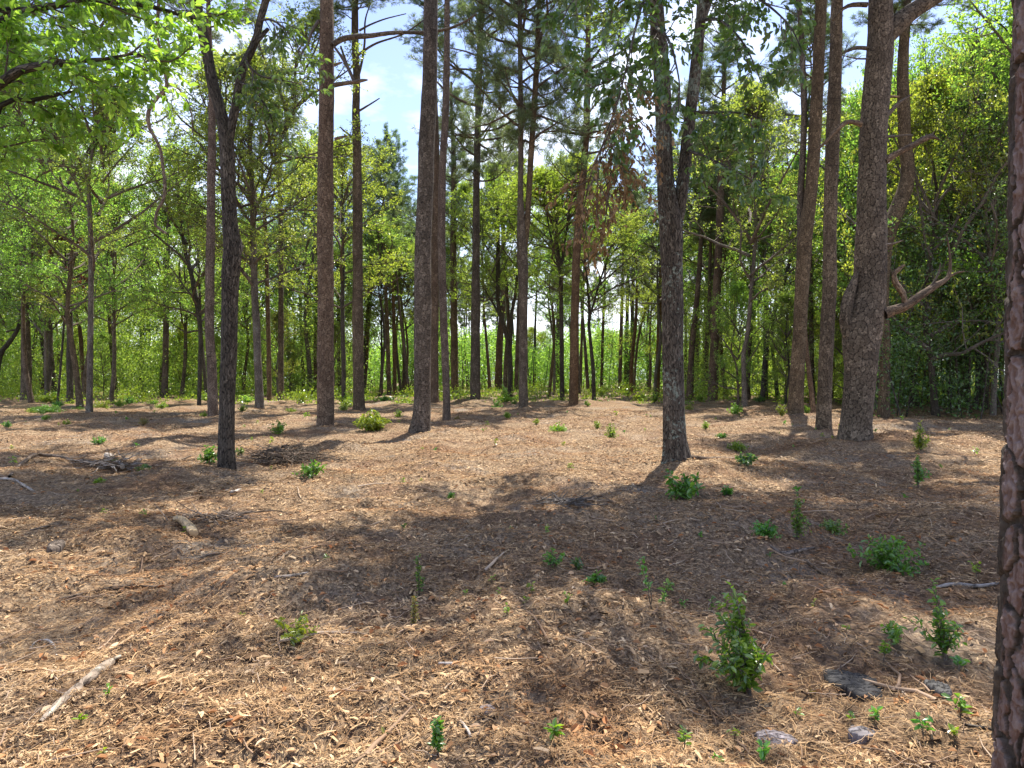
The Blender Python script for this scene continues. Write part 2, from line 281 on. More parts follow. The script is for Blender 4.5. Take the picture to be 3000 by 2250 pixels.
# ------------------------------------------------------------------ trunks
def smooth_path(pts, step=.3):
    """pts list of (x,y,z,r) -> dense catmull-rom"""
    p = np.array(pts, float); q = np.vstack([2*p[0]-p[1], p, 2*p[-1]-p[-2]]); out = []
    for i in range(1, len(q)-2):
        n = max(2, int(np.linalg.norm(q[i+1, :3]-q[i, :3])/step)); t = np.linspace(0, 1, n, endpoint=False)[:, None]
        a, b, c, d = q[i-1], q[i], q[i+1], q[i+2]
        out.append(.5*((2*b)+(-a+c)*t+(2*a-5*b+4*c-d)*t*t+(-a+3*b-3*c+d)*t**3))
    out.append(p[-1:]); r = np.vstack(out); r[:, 3] = np.maximum(r[:, 3], .004); return r
def trunk_mesh(name, path, mat, sides=14, flare=.45, seed=0, rough=.03, cap=False):
    g = np.random.default_rng(seed); pts = path[:, :3]; r = path[:, 3]; N = len(pts)
    t = nrm(np.gradient(pts, axis=0)); ref = np.array([0, 1., 0]); e1 = nrm(ref-(t@ref)[:, None]*t); e2 = np.cross(t, e1)
    a = np.arange(sides)/sides*2*np.pi; ln = np.concatenate([[0], np.cumsum(np.linalg.norm(np.diff(pts, axis=0), axis=1))])
    z = ln[:, None]; ph = g.uniform(0, 6.28, 6)
    k = 1+rough*(np.sin(2*a[None]+z*1.3+ph[0])+.8*np.sin(3*a[None]-z*2.1+ph[1])+.7*np.sin(5*a[None]+z*5+ph[2]))+rough*.5*g.normal(size=(N, sides))
    k += flare*np.exp(-z/.28)*(1+.45*np.sin(4*a[None]+ph[3])+.3*np.sin(7*a[None]+ph[4]))
    v = pts[:, None]+(r[:, None]*k)[..., None]*(np.cos(a)[:, None]*e1[:, None]+np.sin(a)[:, None]*e2[:, None])
    i = np.arange(N-1)[:, None]; j = np.arange(sides)[None]
    q = np.stack([i*sides+j, i*sides+(j+1) % sides, (i+1)*sides+(j+1) % sides, (i+1)*sides+j], -1).reshape(-1, 4)
    circ = 2*np.pi*r[:max(3, N//2)].mean(); ii, jj = np.meshgrid(np.arange(N-1), np.arange(sides), indexing='ij'); ii = ii.ravel(); jj = jj.ravel()
    uv = np.stack([np.stack([jj, jj+1, jj+1, jj], -1)/sides*circ, ln[np.stack([ii, ii, ii+1, ii+1], -1)]], -1)
    mb = MB(); mb.add(v, q, uv.reshape(-1, 2))
    if cap: mb.add(np.vstack([v[-1], pts[-1:]+t[-1]*r[-1]*.4]), [[j_, (j_+1) % sides, sides] for j_ in range(sides)])
    return mb.mesh(name, mat, True)
def at_z(path, z):
    i = int(np.searchsorted(path[:, 2], z)); i = min(max(i, 1), len(path)-1); a, b = path[i-1], path[i]
    f = (z-a[2])/max(b[2]-a[2], 1e-6); return a[:3]+(b[:3]-a[:3])*min(max(f, 0), 1)
def rel(path, o): p = path.copy(); p[:, :3] -= o; return p
def branch_px(tree, base, pts, mat=None, name='branch', Y=None, sides=8, tip=True, seed=1):
    """pts: (px,py,width px[,depth offset])"""
    q = [];
    for k, p in enumerate(pts):
        d = Y+(p[3] if len(p) > 3 else 0); w = P(p[0], p[1], d); q.append((*w, p[2]/2/F*d))
    m = trunk_mesh(name, rel(smooth_path(q, .12), base), mat or B_twig, sides, 0, seed, .07, True)
    return link(name, m, tree)

TREES = []
def tree(name, label, cat, group, base, paths, mat, ht, cb, crown, cs=1.0, cw=1.0, sides=14, flare=.45, ext=True, seedo=0, crowns=True, tips=None):
    """base (px,py); paths: list of stems, each [(px,py,w[,depth off])...] the first from the ground up"""
    g0 = G(*base); Y = g0[1]; root = thing(name, label, cat, g0.tolist(), group); root['_Y'] = Y; g = np.random.default_rng(abs(int(base[0]))+seedo)
    for si, pts in enumerate(paths):
        q = []
        for k, p in enumerate(pts):
            d = Y+(p[3] if len(p) > 3 else 0); w = P(p[0], p[1], d); q.append([*w, p[2]/2/F*d])
        if si == 0: q[0][2] = g0[2]; q.insert(0, [q[0][0], q[0][1], q[0][2]-.3, q[0][3]])
        h = ht*(1 if si == 0 else .93); tip = None
        if ext and h > q[-1][2]+.5:
            a, b = np.array(q[-2]), np.array(q[-1]); s = (b[:3]-a[:3]); s = s/max(s[2], .3); s[:2] = np.clip(s[:2], -.25, .25)*.6; s[2] = 1
            n = max(2, int((h-b[2])/2)); rem = h-b[2]
            for k in range(1, n+1):
                f = k/n; c = b[:3]+s*rem*f+np.array([g.normal(0, .04), g.normal(0, .04), 0])*rem*f*.3
                q.append([*c, b[3]*(1-f)+.012*f if b[3]*(1-f) > .012 else .012])
        sp = smooth_path(q, .35); me = trunk_mesh('trunk', rel(sp, g0), mat, sides, flare if si == 0 else 0, abs(int(base[0]))+si)
        link('trunk', me, root)
        if crown is not None and crowns:
            lib = {'p': PC, 'b': BC, 'y': YC, 'd': DC}[crown[0]]; tw, fo = lib[int(crown[1:]) if crown[1:] else int(g.integers(len(lib)))]
            zc = cb if crown[0] == 'p' or Y < 18 else max(3.2, cb-2.5); cw_ = cw if crown[0] == 'p' or Y < 18 else cw*1.25; a = at_z(sp, zc); tpz = max(sp[:, 2]); b = at_z(sp, tpz-.2); hh = {'p': [10]*4, 'b': [8, 10, 7, 11], 'y': [7, 9], 'd': [8, 10]}[crown[0]][lib.index((tw, fo))]
            sz = (tpz-zc)/hh; ax = Vector((b-a).tolist()).normalized(); rot = Vector((0, 0, 1)).rotation_difference(ax).to_euler(); rz = g.uniform(0, 6.28)
            for nm, me in (('branches', tw), ('crown', fo)):
                o = link(nm, me, root, (a-g0).tolist()); o.rotation_euler = (rot.to_matrix() @ __import__('mathutils').Matrix.Rotation(rz, 3, 'Z')).to_euler()
                o.scale = (cs*cw_, cs*cw_, sz)
    TREES.append(root); return root, g0, Y

# low mounds of litter round some trunk bases, and two berms
for bx, by, h, r in ((1231, 1276, .16, 1.0), (953, 1245, .14, 1.1), (1534, 1199, .15, 1.2), (1680, 1192, .22, 1.3), (2330, 1232, .22, 1.3), (2413, 1272, .14, .9),
                     (2505, 1320, .22, 1.0), (1985, 1346, .14, .8), (665, 1362, .06, .6), (1390, 1177, .15, 1.2), (850, 1320, .12, .9), (2000, 1880, .06, .5), (2860, 1560, .10, .6),
                     (2300, 1760, .05, .5), (300, 1215, .15, 1.8), (1000, 1640, .05, .7), (620, 1600, .05, .5)):
    q = G(bx, by); MOUNDS.append((q[0], q[1], h, r))

# ------------------------------------------------------------------ ground
def ground_mat():
    m, n, l = newmat('forest_floor'); tc = n.new('ShaderNodeTexCoord'); co = tc.outputs['Object']
    def noise(sc, det=6, ro=.6):
        t = n.new('ShaderNodeTexNoise'); t.inputs['Scale'].default_value = sc; t.inputs['Detail'].default_value = det; t.inputs['Roughness'].default_value = ro; l.new(co, t.inputs[0]); return t.outputs[0]
    def mix(a, b, f):
        x = n.new('ShaderNodeMix'); x.data_type = 'RGBA'
        for s, v in (('A', a), ('B', b)):
            if isinstance(v, tuple): x.inputs[s].default_value = (*v, 1)
            else: l.new(v, x.inputs[s])
        l.new(f, x.inputs['Factor']); return x.outputs['Result']
    base = ramp(n, [(.32, (.085, .052, .032)), (.45, (.21, .14, .084)), (.56, (.38, .27, .165)), (.7, (.53, .40, .26))]); l.new(noise(34, 9, .72), base.inputs[0])
    soil = ramp(n, [(.35, (.13, .10, .07)), (.65, (.38, .32, .255))]); l.new(noise(18, 8, .7), soil.inputs[0])
    f1 = ramp(n, [(.52, (0, 0, 0)), (.66, (.85, .85, .85))]); l.new(noise(.55, 5, .6), f1.inputs[0])
    red = ramp(n, [(.35, (.10, .052, .03)), (.65, (.31, .19, .11))]); l.new(noise(45, 8, .7), red.inputs[0])
    f2 = ramp(n, [(.46, (0, 0, 0)), (.62, (.8, .8, .8))]); l.new(noise(.8, 4, .6), f2.inputs[0])
    c = mix(base.outputs[0], soil.outputs[0], f1.outputs[0]); c = mix(c, red.outputs[0], f2.outputs[0])
    vo = n.new('ShaderNodeTexVoronoi'); vo.inputs['Scale'].default_value = 38; mp = n.new('ShaderNodeMapping'); mp.inputs['Scale'].default_value = (1, .38, 1); mp.inputs['Rotation'].default_value = (0, 0, .5)
    l.new(co, mp.inputs[0]); l.new(mp.outputs[0], vo.inputs[0]); sp = n.new('ShaderNodeSeparateColor'); l.new(vo.outputs['Color'], sp.inputs[0])
    vr = ramp(n, [(0, (.5, .5, .5)), (.5, (.95, .95, .95)), (1, (1.5, 1.45, 1.35))]); l.new(sp.outputs[0], vr.inputs[0])
    mu = n.new('ShaderNodeMix'); mu.data_type = 'RGBA'; mu.blend_type = 'MULTIPLY'; mu.inputs['Factor'].default_value = .75; l.new(c, mu.inputs['A']); l.new(vr.outputs[0], mu.inputs['B'])
    b = n.new('ShaderNodeBump'); b.inputs['Distance'].default_value = .03; b.inputs['Strength'].default_value = 1
    s = n.new('ShaderNodeMath'); s.operation = 'ADD'; l.new(noise(30, 8, .75), s.inputs[0]); l.new(noise(5, 4, .6), s.inputs[1]); s2 = n.new('ShaderNodeMath'); s2.operation = 'ADD'
    l.new(s.outputs[0], s2.inputs[0]); l.new(sp.outputs[1], s2.inputs[1]); l.new(s2.outputs[0], b.inputs['Height'])
    p = n.new('ShaderNodeBsdfPrincipled'); p.inputs['Roughness'].default_value = .95; p.inputs['Specular IOR Level'].default_value = .1
    l.new(mu.outputs['Result'], p.inputs['Base Color']); l.new(b.outputs[0], p.inputs['Normal']); o = n.new('ShaderNodeOutputMaterial'); l.new(p.outputs[0], o.inputs[0]); return m
def fine(x, y):
    h = np.zeros(x.shape); k = np.random.default_rng(9)
    for lam, amp in ((.28, .010), (.15, .007), (.08, .005)):
        for _ in range(7):
            a = k.uniform(0, 6.28); h += amp/2*np.sin(math.cos(a)/lam*6.28*x+math.sin(a)/lam*6.28*y+k.uniform(0, 6.28))
    return h
def build_ground():
    nr, na = 420, 900
    rr = np.concatenate([[.05], np.geomspace(.5, 420, nr)]); an = np.linspace(0, 2*np.pi, na, endpoint=False)
    # finer columns ahead of the viewer
    an = an - .62*np.sin(an-np.pi/2+np.pi/2); an = an+np.pi/2
    X = rr[:, None]*np.cos(an); Yy = rr[:, None]*np.sin(an); Z = H(X, Yy)+fine(X, Yy)*np.clip(1.4-rr[:, None]/16, 0, 1)
    v = np.stack([X, Yy, Z], -1); i = np.arange(len(rr)-1)[:, None]; j = np.arange(na)[None]
    q = np.stack([i*na+j, (i+1)*na+j, (i+1)*na+(j+1) % na, i*na+(j+1) % na], -1).reshape(-1, 4)
    mb = MB(); mb.add(v, q); tag(link('ground', mb.mesh('ground', ground_mat(), True)), 'brown forest floor of wood chips, pine needles and bare soil', kind='structure')
build_ground()

def litter_mat(name, stops, rough=.85):
    m, n, l = newmat(name); g = n.new('ShaderNodeNewGeometry'); r = ramp(n, stops); l.new(g.outputs['Random Per Island'], r.inputs[0])
    p = n.new('ShaderNodeBsdfPrincipled'); p.inputs['Roughness'].default_value = rough; p.inputs['Specular IOR Level'].default_value = .2; 
    tc = n.new('ShaderNodeTexCoord'); nz = n.new('ShaderNodeTexNoise'); nz.inputs['Scale'].default_value = .45; nz.inputs['Detail'].default_value = 5; nz.inputs['Roughness'].default_value = .62; l.new(tc.outputs['Object'], nz.inputs[0])
    tr = ramp(n, [(.36, (1.10, 1.02, .93)), (.5, (1.18, 1.06, .89)), (.62, (.96, .73, .54))]); l.new(nz.outputs[0], tr.inputs[0]); mu = n.new('ShaderNodeMix'); mu.data_type = 'RGBA'; mu.blend_type = 'MULTIPLY'; mu.inputs['Factor'].default_value = 1
    l.new(r.outputs[0], mu.inputs['A']); l.new(tr.outputs[0], mu.inputs['B']); l.new(mu.outputs['Result'], p.inputs['Base Color'])
    o = n.new('ShaderNodeOutputMaterial'); l.new(p.outputs[0], o.inputs[0]); return m
L_chip = litter_mat('wood_chip', [(0, (.06, .036, .02)), (.25, (.18, .115, .065)), (.5, (.36, .25, .145)), (.75, (.40, .30, .195)), (.92, (.52, .39, .24)), (1, (.64, .52, .36))])
L_need = litter_mat('fallen_needle', [(0, (.14, .08, .042)), (.5, (.32, .21, .11)), (1, (.48, .35, .21))])
L_twig = litter_mat('fallen_twig', [(0, (.12, .085, .06)), (.6, (.30, .22, .16)), (1, (.44, .37, .30))])
L_leaf = litter_mat('fallen_leaf', [(0, (.28, .13, .06)), (.4, (.42, .25, .13)), (.8, (.52, .38, .24)), (1, (.60, .49, .36))])

def scatter(g, n, near, far, pw):
    """positions in the wedge ahead, density falling with distance"""
    u = g.uniform(size=n); d = (near**pw+(far**pw-near**pw)*u)**(1/pw); x = g.uniform(-.86, .86, n)*d; return x, d
def litter():
    g = np.random.default_rng(11); mb = MB()
    # curled chips and bark flakes: two quads each
    n = 1250000; x, y = scatter(g, n, 2.2, 34, .85)
    bare = np.sin(x*.9+1.3*np.sin(y*.8+1)+.5)+np.sin(y*1.25+1.1*np.sin(x*1.1)+2)+.6*np.sin(x*3.1+y*2.3); kp = g.uniform(size=n) > np.clip((bare-.65)*1.1, 0, .88); x, y = x[kp], y[kp]; n = len(x)
    Lc = np.exp(g.normal(-4.15, .62, n))*(.75+y/20); Lc = np.minimum(Lc, .11); W = Lc*g.uniform(.07, .32, n); az = g.uniform(0, np.pi, n)+g.normal(0, .25, n)
    z = H(x, y)+fine(x, y)*np.clip(1.4-y/16, 0, 1)+g.uniform(0, .014, n); tilt = g.normal(0, .22, n)
    d = np.stack([np.cos(az)*np.cos(tilt), np.sin(az)*np.cos(tilt), np.sin(tilt)], -1); up = nrm(np.array([0, 0, 1.])+g.normal(size=(n, 3))*.28); s = nrm(np.cross(d, up)); up = np.cross(s, d)
    c = np.stack([x, y, z], -1); b = (Lc*g.uniform(-.05, .14, n))[:, None]*up; l2 = (Lc/2)[:, None]*d; w2 = (W/2)[:, None]*s; tp = g.uniform(.3, 1, (n, 1))
    v = np.stack([c-l2-w2*tp, c-l2+w2*tp, c+b-w2, c+b+w2, c+l2-w2*tp[::-1], c+l2+w2*tp[::-1]], 1); k = np.arange(n)[:, None]*6
    mb.add(v, np.concatenate([k+np.array([[0, 2, 3, 1]]), k+np.array([[2, 4, 5, 3]])]))
    tag(link('wood_chips', mb.mesh('wood_chips', L_chip)), 'shredded wood chips and bark flakes strewn over the ground', kind='stuff')
    mb = MB(); n = 95000; x, y = scatter(g, n, 2.2, 16, .8)
    cl = np.sin(x*1.9+np.sin(y*1.3)*2)+np.sin(y*2.3+x*.7) > -.5; x, y = x[cl], y[cl]; n = len(x)
    Ln = g.uniform(.05, .14, n); az = g.uniform(0, 2*np.pi, n); z = H(x, y)+fine(x, y)*np.clip(1.4-y/16, 0, 1)+g.uniform(.004, .022, n); k_ = g.normal(0, .35, n)
    pts = [];
    for t in (-.5, 0, .5): pts.append(np.stack([x+np.cos(az+k_*t)*Ln*t, y+np.sin(az+k_*t)*Ln*t, z+g.normal(0, .006, n)], -1))
    p = np.stack(pts, 1); sd_ = np.stack([-np.sin(az), np.cos(az), g.normal(0, .5, n)], -1)*(.0008*(1+y/8))[:, None]
    v = np.stack([p[:, 0]-sd_, p[:, 0]+sd_, p[:, 1]-sd_, p[:, 1]+sd_, p[:, 2]-sd_, p[:, 2]+sd_], 1); k = np.arange(n)[:, None]*6
    mb.add(v, np.concatenate([k+np.array([[0, 2, 3, 1]]), k+np.array([[2, 4, 5, 3]])]))
    tag(link('fallen_needles', mb.mesh('fallen_needles', L_need)), 'dry brown pine needles scattered on the forest floor', kind='stuff')
    mb = MB(); n = 12000; x, y = scatter(g, n, 2.2, 30, .9); Ln = np.exp(g.normal(-2.25, .55, n)); az = g.uniform(0, np.pi, n)*.8+g.normal(0, .2, n)
    h = H(x, y); c = np.stack([x, y, h+.012], -1); d = np.stack([np.cos(az), np.sin(az), g.normal(0, .05, n)], -1)
    p = grow(g, c, d, Ln, 5, .12, 0); p[..., 2] = H(p[..., 0], p[..., 1])+.012+np.abs(g.normal(0, .010, p.shape[:2])); tubes(mb, p, (Ln*g.uniform(.008, .026, n))[:, None]*np.array([[1, .95, .8, .7, .45]]), 5)
    tag(link('fallen_twigs', mb.mesh('fallen_twigs', L_twig, True)), 'broken twigs and splinters lying across the clearing floor', kind='stuff')
    mb = MB(); n = 5200; x, y = scatter(g, n, 2.2, 18, 1.0); az = g.uniform(0, 6.28, n); c = np.stack([x, y, H(x, y)+g.uniform(.008, .03, n)], -1)
    Lf = g.uniform(.025, .065, n); leaves(mb, c, np.stack([np.cos(az), np.sin(az), g.normal(.05, .25, n)], -1), nrm(np.array([0, 0, 1.])+g.normal(size=(n, 3))*.4), Lf, Lf*g.uniform(.35, .6, n), 0, True, .3)
    tag(link('fallen_leaves', mb.mesh('fallen_leaves', L_leaf)), 'dry tan and orange leaves fallen among the wood chips', kind='stuff')
litter()

# ------------------------------------------------------------------ named trees (photo pixels)
PG = 'tall pines standing in the clearing'; HG = 'hardwood trees standing in the clearing'; FG = 'slim pines at the far side of the clearing'
T = tree
# --- nearest group
big, g0b, Yb = T('pine_tree', 'thickest dark pine, a stout limb forking right near its top, dead branch stubs below', 'pine tree', PG, (2505, 1322),
  [[(2505, 1322, 90), (2510, 1240, 86), (2516, 1150, 86), (2522, 1070, 92), (2520, 1005, 104), (2532, 930, 104), (2548, 860, 88), (2551, 740, 85), (2553, 588, 80), (2561, 362, 74), (2571, 226, 72), (2581, 90, 68), (2580, 0, 64)],
   [(2585, 130, 40), (2612, 88, 54), (2650, 52, 50), (2690, 22, 46), (2745, -12, 42), (2850, -80, 34, .5), (2990, -200, 26, 1)]], B_pine, 21, 12.5, 'p1', 1.15, sides=26, flare=.2)
for nm, pts, mt in (('dead_branch', [(2590, 920, 34), (2615, 908, 30), (2650, 898, 26), (2710, 858, 22), (2750, 832, 16), (2778, 813, 12), (2784, 770, 8), (2779, 720, 5), (2774, 690, 3)], B_deadb),
                ('dead_branch', [(2652, 890, 16), (2645, 860, 18), (2625, 832, 18), (2619, 805, 15), (2632, 790, 12), (2650, 776, 5)], B_dry),
                ('dead_branch', [(2700, 866, 10), (2730, 835, 7), (2750, 800, 5), (2755, 770, 3)], B_deadb), ('dead_branch', [(2772, 815, 9), (2800, 800, 6), (2826, 795, 3)], B_deadb),
                ('dead_branch', [(2592, 472, 22), (2625, 450, 18), (2670, 428, 16), (2715, 404, 17), (2735, 402, 11), (2757, 412, 3)], B_deadb),
                ('dead_branch', [(2712, 403, 8), (2728, 396, 5), (2736, 386, 3)], B_deadb),
                ('dead_branch', [(2524, 364, 20), (2500, 358, 14), (2476, 360, 13), (2445, 388, 11), (2415, 420, 8), (2386, 445, 3)], B_dry),
                ('dead_branch', [(2545, 142, 13), (2510, 140, 11), (2485, 148, 9), (2466, 158, 3)], B_pine),
                ('dead_branch', [(2545, 172, 6), (2510, 172, 5), (2480, 165, 3), (2464, 160, 2)], B_twig),
                ('dead_branch', [(2590, 345, 16), (2610, 325, 13), (2632, 302, 10), (2672, 277, 4)], B_twig),
                ('dead_branch', [(2588, 284, 9), (2610, 283, 8), (2636, 283, 6)], B_dry),
                ('dead_branch', [(2585, 398, 10), (2615, 400, 8), (2650, 396, 5), (2675, 396, 3)], B_twig),
                ('dead_branch', [(2540, 14, 16), (2500, 14, 13), (2470, 26, 9), (2440, 60, 5)], B_pine),
                ('dead_branch', [(2592, 718, 10), (2615, 714, 7), (2645, 704, 3)], B_dry)):
    branch_px(big, g0b, pts, mt, nm, Yb-.15)
branch_px(big, g0b, [(2500, 1010, 34), (2484, 960, 40), (2482, 900, 36), (2494, 850, 28), (2512, 800, 10)], B_pine, 'burl', Yb-.08, 12)
T('pine_tree', 'pine whose trunk bows right in an S-curve close behind the thick dark pine', 'pine tree', PG, (2588, 1224),
  [[(2588, 1222, 34), (2592, 1100, 30), (2594, 1016, 28), (2588, 900, 30), (2592, 760, 34), (2600, 690, 40), (2622, 630, 44), (2650, 560, 42), (2660, 500, 38), (2654, 440, 36), (2650, 380, 33), (2647, 316, 33), (2645, 203, 31), (2652, 68, 28), (2655, 0, 26)]], B_pine, 22, 15, 'p2', 1, flare=.25)
T('pine_tree', 'reddish pine immediately left of the thick dark pine', 'pine tree', PG, (2413, 1272),
  [[(2413, 1270, 44), (2416, 1150, 41), (2421, 1016, 39), (2430, 860, 38), (2431, 700, 38), (2436, 500, 38), (2445, 271, 37), (2451, 45, 33), (2453, 0, 31)]], B_pine, 22, 15, 'p0', 1, sides=20, flare=.2)
T('pine_tree', 'stout pine with a pale low scar and a slim stem hugging its left side', 'pine tree', PG, (2329, 1230),
  [[(2329, 1229, 44), (2335, 1100, 40), (2343, 971, 39), (2358, 700, 40), (2371, 610, 37), (2384, 452, 35), (2396, 226, 33), (2406, 0, 31)],
   [(2346, 760, 16, .3), (2345, 600, 20, .3), (2352, 450, 18, .3), (2356, 330, 17, .3), (2352, 200, 16, .3), (2345, 60, 15, .3), (2340, 0, 14, .3)]], B_pine, 24, 16, 'p3', 1, sides=20, flare=.25)
T('leaning_pine', 'thin reddish pine leaning left across the gap behind the stout scarred pine', 'pine tree', PG, (2384, 1222), [[(2384, 1222, 15), (2374, 1120, 14), (2362, 1016, 13), (2352, 880, 12), (2368, 740, 11), (2372, 640, 10)]], B_pinered, 17, 13, 'p2', .6, flare=.2, ext=True)
frk, g0f, Yf = T('oak_tree', 'forked oak with lichen-spotted bark, its two stems parting high on the trunk', 'oak tree', HG, (1980, 1340),
  [[(1980, 1338, 70), (1976, 1290, 66), (1975, 1200, 63), (1972, 1060, 60), (1970, 900, 60), (1968, 760, 63), (1966, 660, 70), (1955, 580, 56), (1947, 480, 48), (1943, 316, 47), (1936, 181, 45), (1922, 0, 40)],
   [(1975, 690, 30), (1990, 610, 38), (2003, 510, 35), (2023, 330, 33), (2040, 180, 32), (2052, 60, 30), (2055, 0, 27)],
   [(2052, 80, 18), (2072, 20, 20), (2095, -40, 16), (2130, -120, 12)]], B_oakl, 14, 8.6, 'd1', .95, 1.0, sides=26, flare=.7)
oak, g0o, Yo = T('oak_tree', 'dark rough-barked oak with a Y-fork high up, nearest tree on the left of the clearing', 'oak tree', HG, (664, 1362),
  [[(664, 1360, 48), (664, 1250, 45), (668, 1100, 45), (672, 960, 46), (673, 880, 45), (676, 800, 50), (682, 735, 50), (674, 660, 42), (668, 540, 41), (664, 420, 42), (648, 330, 34), (625, 253, 33), (605, 150, 30), (588, 70, 28), (575, 0, 26)],
   [(668, 430, 26), (680, 360, 26), (694, 290, 24), (710, 203, 24), (735, 150, 22), (752, 105, 20), (762, 60, 20), (780, 0, 20), (800, -70, 16)]], B_oak, 15, 10.3, 'd0', 1.15, 1.0, sides=24, flare=.3)
branch_px(oak, g0o, [(746, 128, 14), (765, 108, 13), (786, 84, 10)], B_oak, 'branch', Yo)
branch_px(oak, g0o, [(690, 730, 40), (697, 716, 26), (700, 708, 8)], B_oak, 'burl', Yo, 10)
ctr, g0c, Yc = T('pine_tree', 'big blocky-barked pine at the centre leaning slightly right', 'pine tree', PG, (1232, 1276),
  [[(1230, 1276, 56), (1236, 1200, 51), (1238, 1060, 49), (1238, 900, 49), (1240, 700, 49), (1244, 600, 47), (1249, 452, 46), (1258, 250, 44), (1261, 135, 43), (1262, 0, 40)]], B_pinegrey, 24, 15.5, 'p1', 1.1, sides=24, flare=.5)
pl, g0p, Yp = T('pine_tree', 'large reddish straight pine on the left, long horizontal branch reaching right near its top', 'pine tree', PG, (953, 1246),
  [[(954, 1245, 50), (954, 1150, 48), (954, 971, 47), (954, 800, 47), (953, 700, 46), (954, 500, 46), (956, 300, 43), (957, 130, 40), (957, 0, 38)]], B_pinered, 25, 17.5, 'p3', 1.1, sides=24, flare=.2)
for pts, mt in (([(976, 131, 17), (1000, 116, 16), (1040, 107, 15), (1084, 105, 14), (1152, 96, 12), (1238, 95, 10), (1300, 87, 9), (1350, 70, 7), (1396, 41, 4)], B_pine),
                ([(978, 250, 14), (1005, 245, 12), (1034, 241, 11), (1060, 236, 9), (1077, 234, 4)], B_dry), ([(978, 192, 8), (992, 186, 7), (1003, 183, 4)], B_dry),
                ([(980, 408, 9), (1000, 402, 8), (1018, 398, 3)], B_dry), ([(935, 60, 12), (915, 90, 9), (900, 130, 7), (880, 160, 4)], B_twig), ([(978, 135, 6), (1000, 165, 8), (1020, 200, 9), (1036, 235, 7)], B_twig)):
    branch_px(pl, g0p, pts, mt, 'dead_branch', Yp-.1)
pm, g0m, Ym = T('pine_tree', 'slim rough pine with dead snapped forks near the top, right of the large reddish pine', 'pine tree', PG, (1051, 1204),
  [[(1051, 1203, 33), (1050, 1100, 32), (1048, 926, 31), (1048, 700, 29), (1046, 450, 25), (1043, 316, 22), (1045, 230, 21), (1040, 120, 20), (1040, 0, 18)]], B_pine, 27, 19, 'p0', 1, sides=18, flare=.2)
for pts in ([(1036, 235, 10), (1022, 205, 9), (1010, 170, 7), (998, 135, 5)], [(1052, 215, 8), (1060, 180, 7), (1068, 130, 6), (1070, 60, 5), (1085, 10, 3)], [(1052, 325, 7), (1080, 308, 5), (1112, 288, 3)], [(1050, 160, 8), (1100, 128, 6), (1180, 100, 5), (1240, 60, 4)],
            [(1052, 90, 7), (1085, 72, 5), (1130, 55, 4), (1190, 40, 3)], [(1030, 400, 6), (1010, 385, 5), (996, 372, 3)]):
    branch_px(pm, g0m, pts, B_pine, 'dead_branch', Ym)
T('pine_tree', 'slender flaky pine standing just right of the big central pine', 'pine tree', PG, (1308, 1230),
  [[(1308, 1230, 23), (1308, 1150, 22), (1303, 1020, 22), (1299, 926, 22), (1295, 780, 23), (1294, 620, 22), (1297, 480, 21), (1306, 316, 20), (1309, 150, 18), (1310, 0, 16)]], B_pinered, 24, 17, 'p2', 1, sides=18, flare=.25)
T('pine_tree', 'pinkish pine half hidden behind the right edge of the big central pine', 'pine tree', PG, (1273, 1188), [[(1273, 1187, 25), (1272, 1000, 25), (1275, 700, 25), (1278, 560, 20), (1277, 400, 18), (1275, 300, 14)]], B_pinered, 27, 20, 'p0', .9)
T('pine_tree', 'brown pine with a slim upper trunk, third in the row right of the central pine', 'pine tree', PG, (1332, 1167), [[(1332, 1166, 23), (1331, 1000, 21), (1328, 700, 18), (1330, 560, 17), (1328, 430, 13), (1323, 339, 9), (1322, 240, 7)]], B_pine, 23, 12, 'p2', 1.2)
T('pine_tree', 'straight brown pine standing alone between the central pines and the double-stemmed pine', 'pine tree', PG, (1392, 1178), [[(1392, 1177, 30), (1393, 1000, 28), (1395, 700, 22), (1396, 540, 20), (1401, 316, 19), (1410, 0, 16)]], B_pinegrey, 28, 14, 'p1', 1.35, 1.1, sides=18, flare=.2)
T('pine_tree', 'pine whose single bole splits into two parallel stems at mid height', 'pine tree', PG, (1534, 1201),
  [[(1534, 1199, 29), (1533, 1100, 26), (1533, 930, 25), (1532, 780, 31), (1528, 690, 27), (1525, 560, 17), (1526, 452, 16), (1524, 135, 14), (1523, 0, 13)],
   [(1537, 730, 16), (1544, 660, 18), (1552, 520, 17), (1559, 407, 17), (1573, 181, 16), (1580, 0, 13)]], B_pine, 26, 12.5, 'p3', 1.3, sides=18, flare=.3)
T('pine_tree', 'red-brown pine leaning slightly right with a frayed root mound, left of the forked lichened oak', 'pine tree', PG, (1680, 1194), [[(1680, 1192, 28), (1682, 1050, 26), (1684, 926, 25), (1689, 745, 23), (1698, 610, 21), (1706, 542, 20), (1718, 384, 19), (1722, 181, 17), (1724, 0, 15)]], B_pinered, 27, 12.5, 'p1', 1.25, sides=18, flare=.35)
T('pine_tree', 'red-brown pine with a dark base standing right of the forked lichened oak', 'pine tree', PG, (2087, 1179), [[(2087, 1177, 29), (2092, 1050, 26), (2096, 926, 24), (2107, 700, 22), (2112, 540, 20), (2118, 339, 14), (2122, 200, 11)]], B_pinered, 25, 15, 'p0', 1.1, flare=.3)
T('pine_tree', 'pink-barked pine close behind the dark Y-forked oak', 'pine tree', PG, (625, 1225), [[(625, 1223, 29), (620, 1080, 27), (614, 950, 26), (615, 800, 25), (617, 700, 25), (619, 520, 23), (621, 400, 22), (621, 280, 20), (615, 150, 16)]], B_pinered, 22, 15, 'p3', .95, flare=.15)

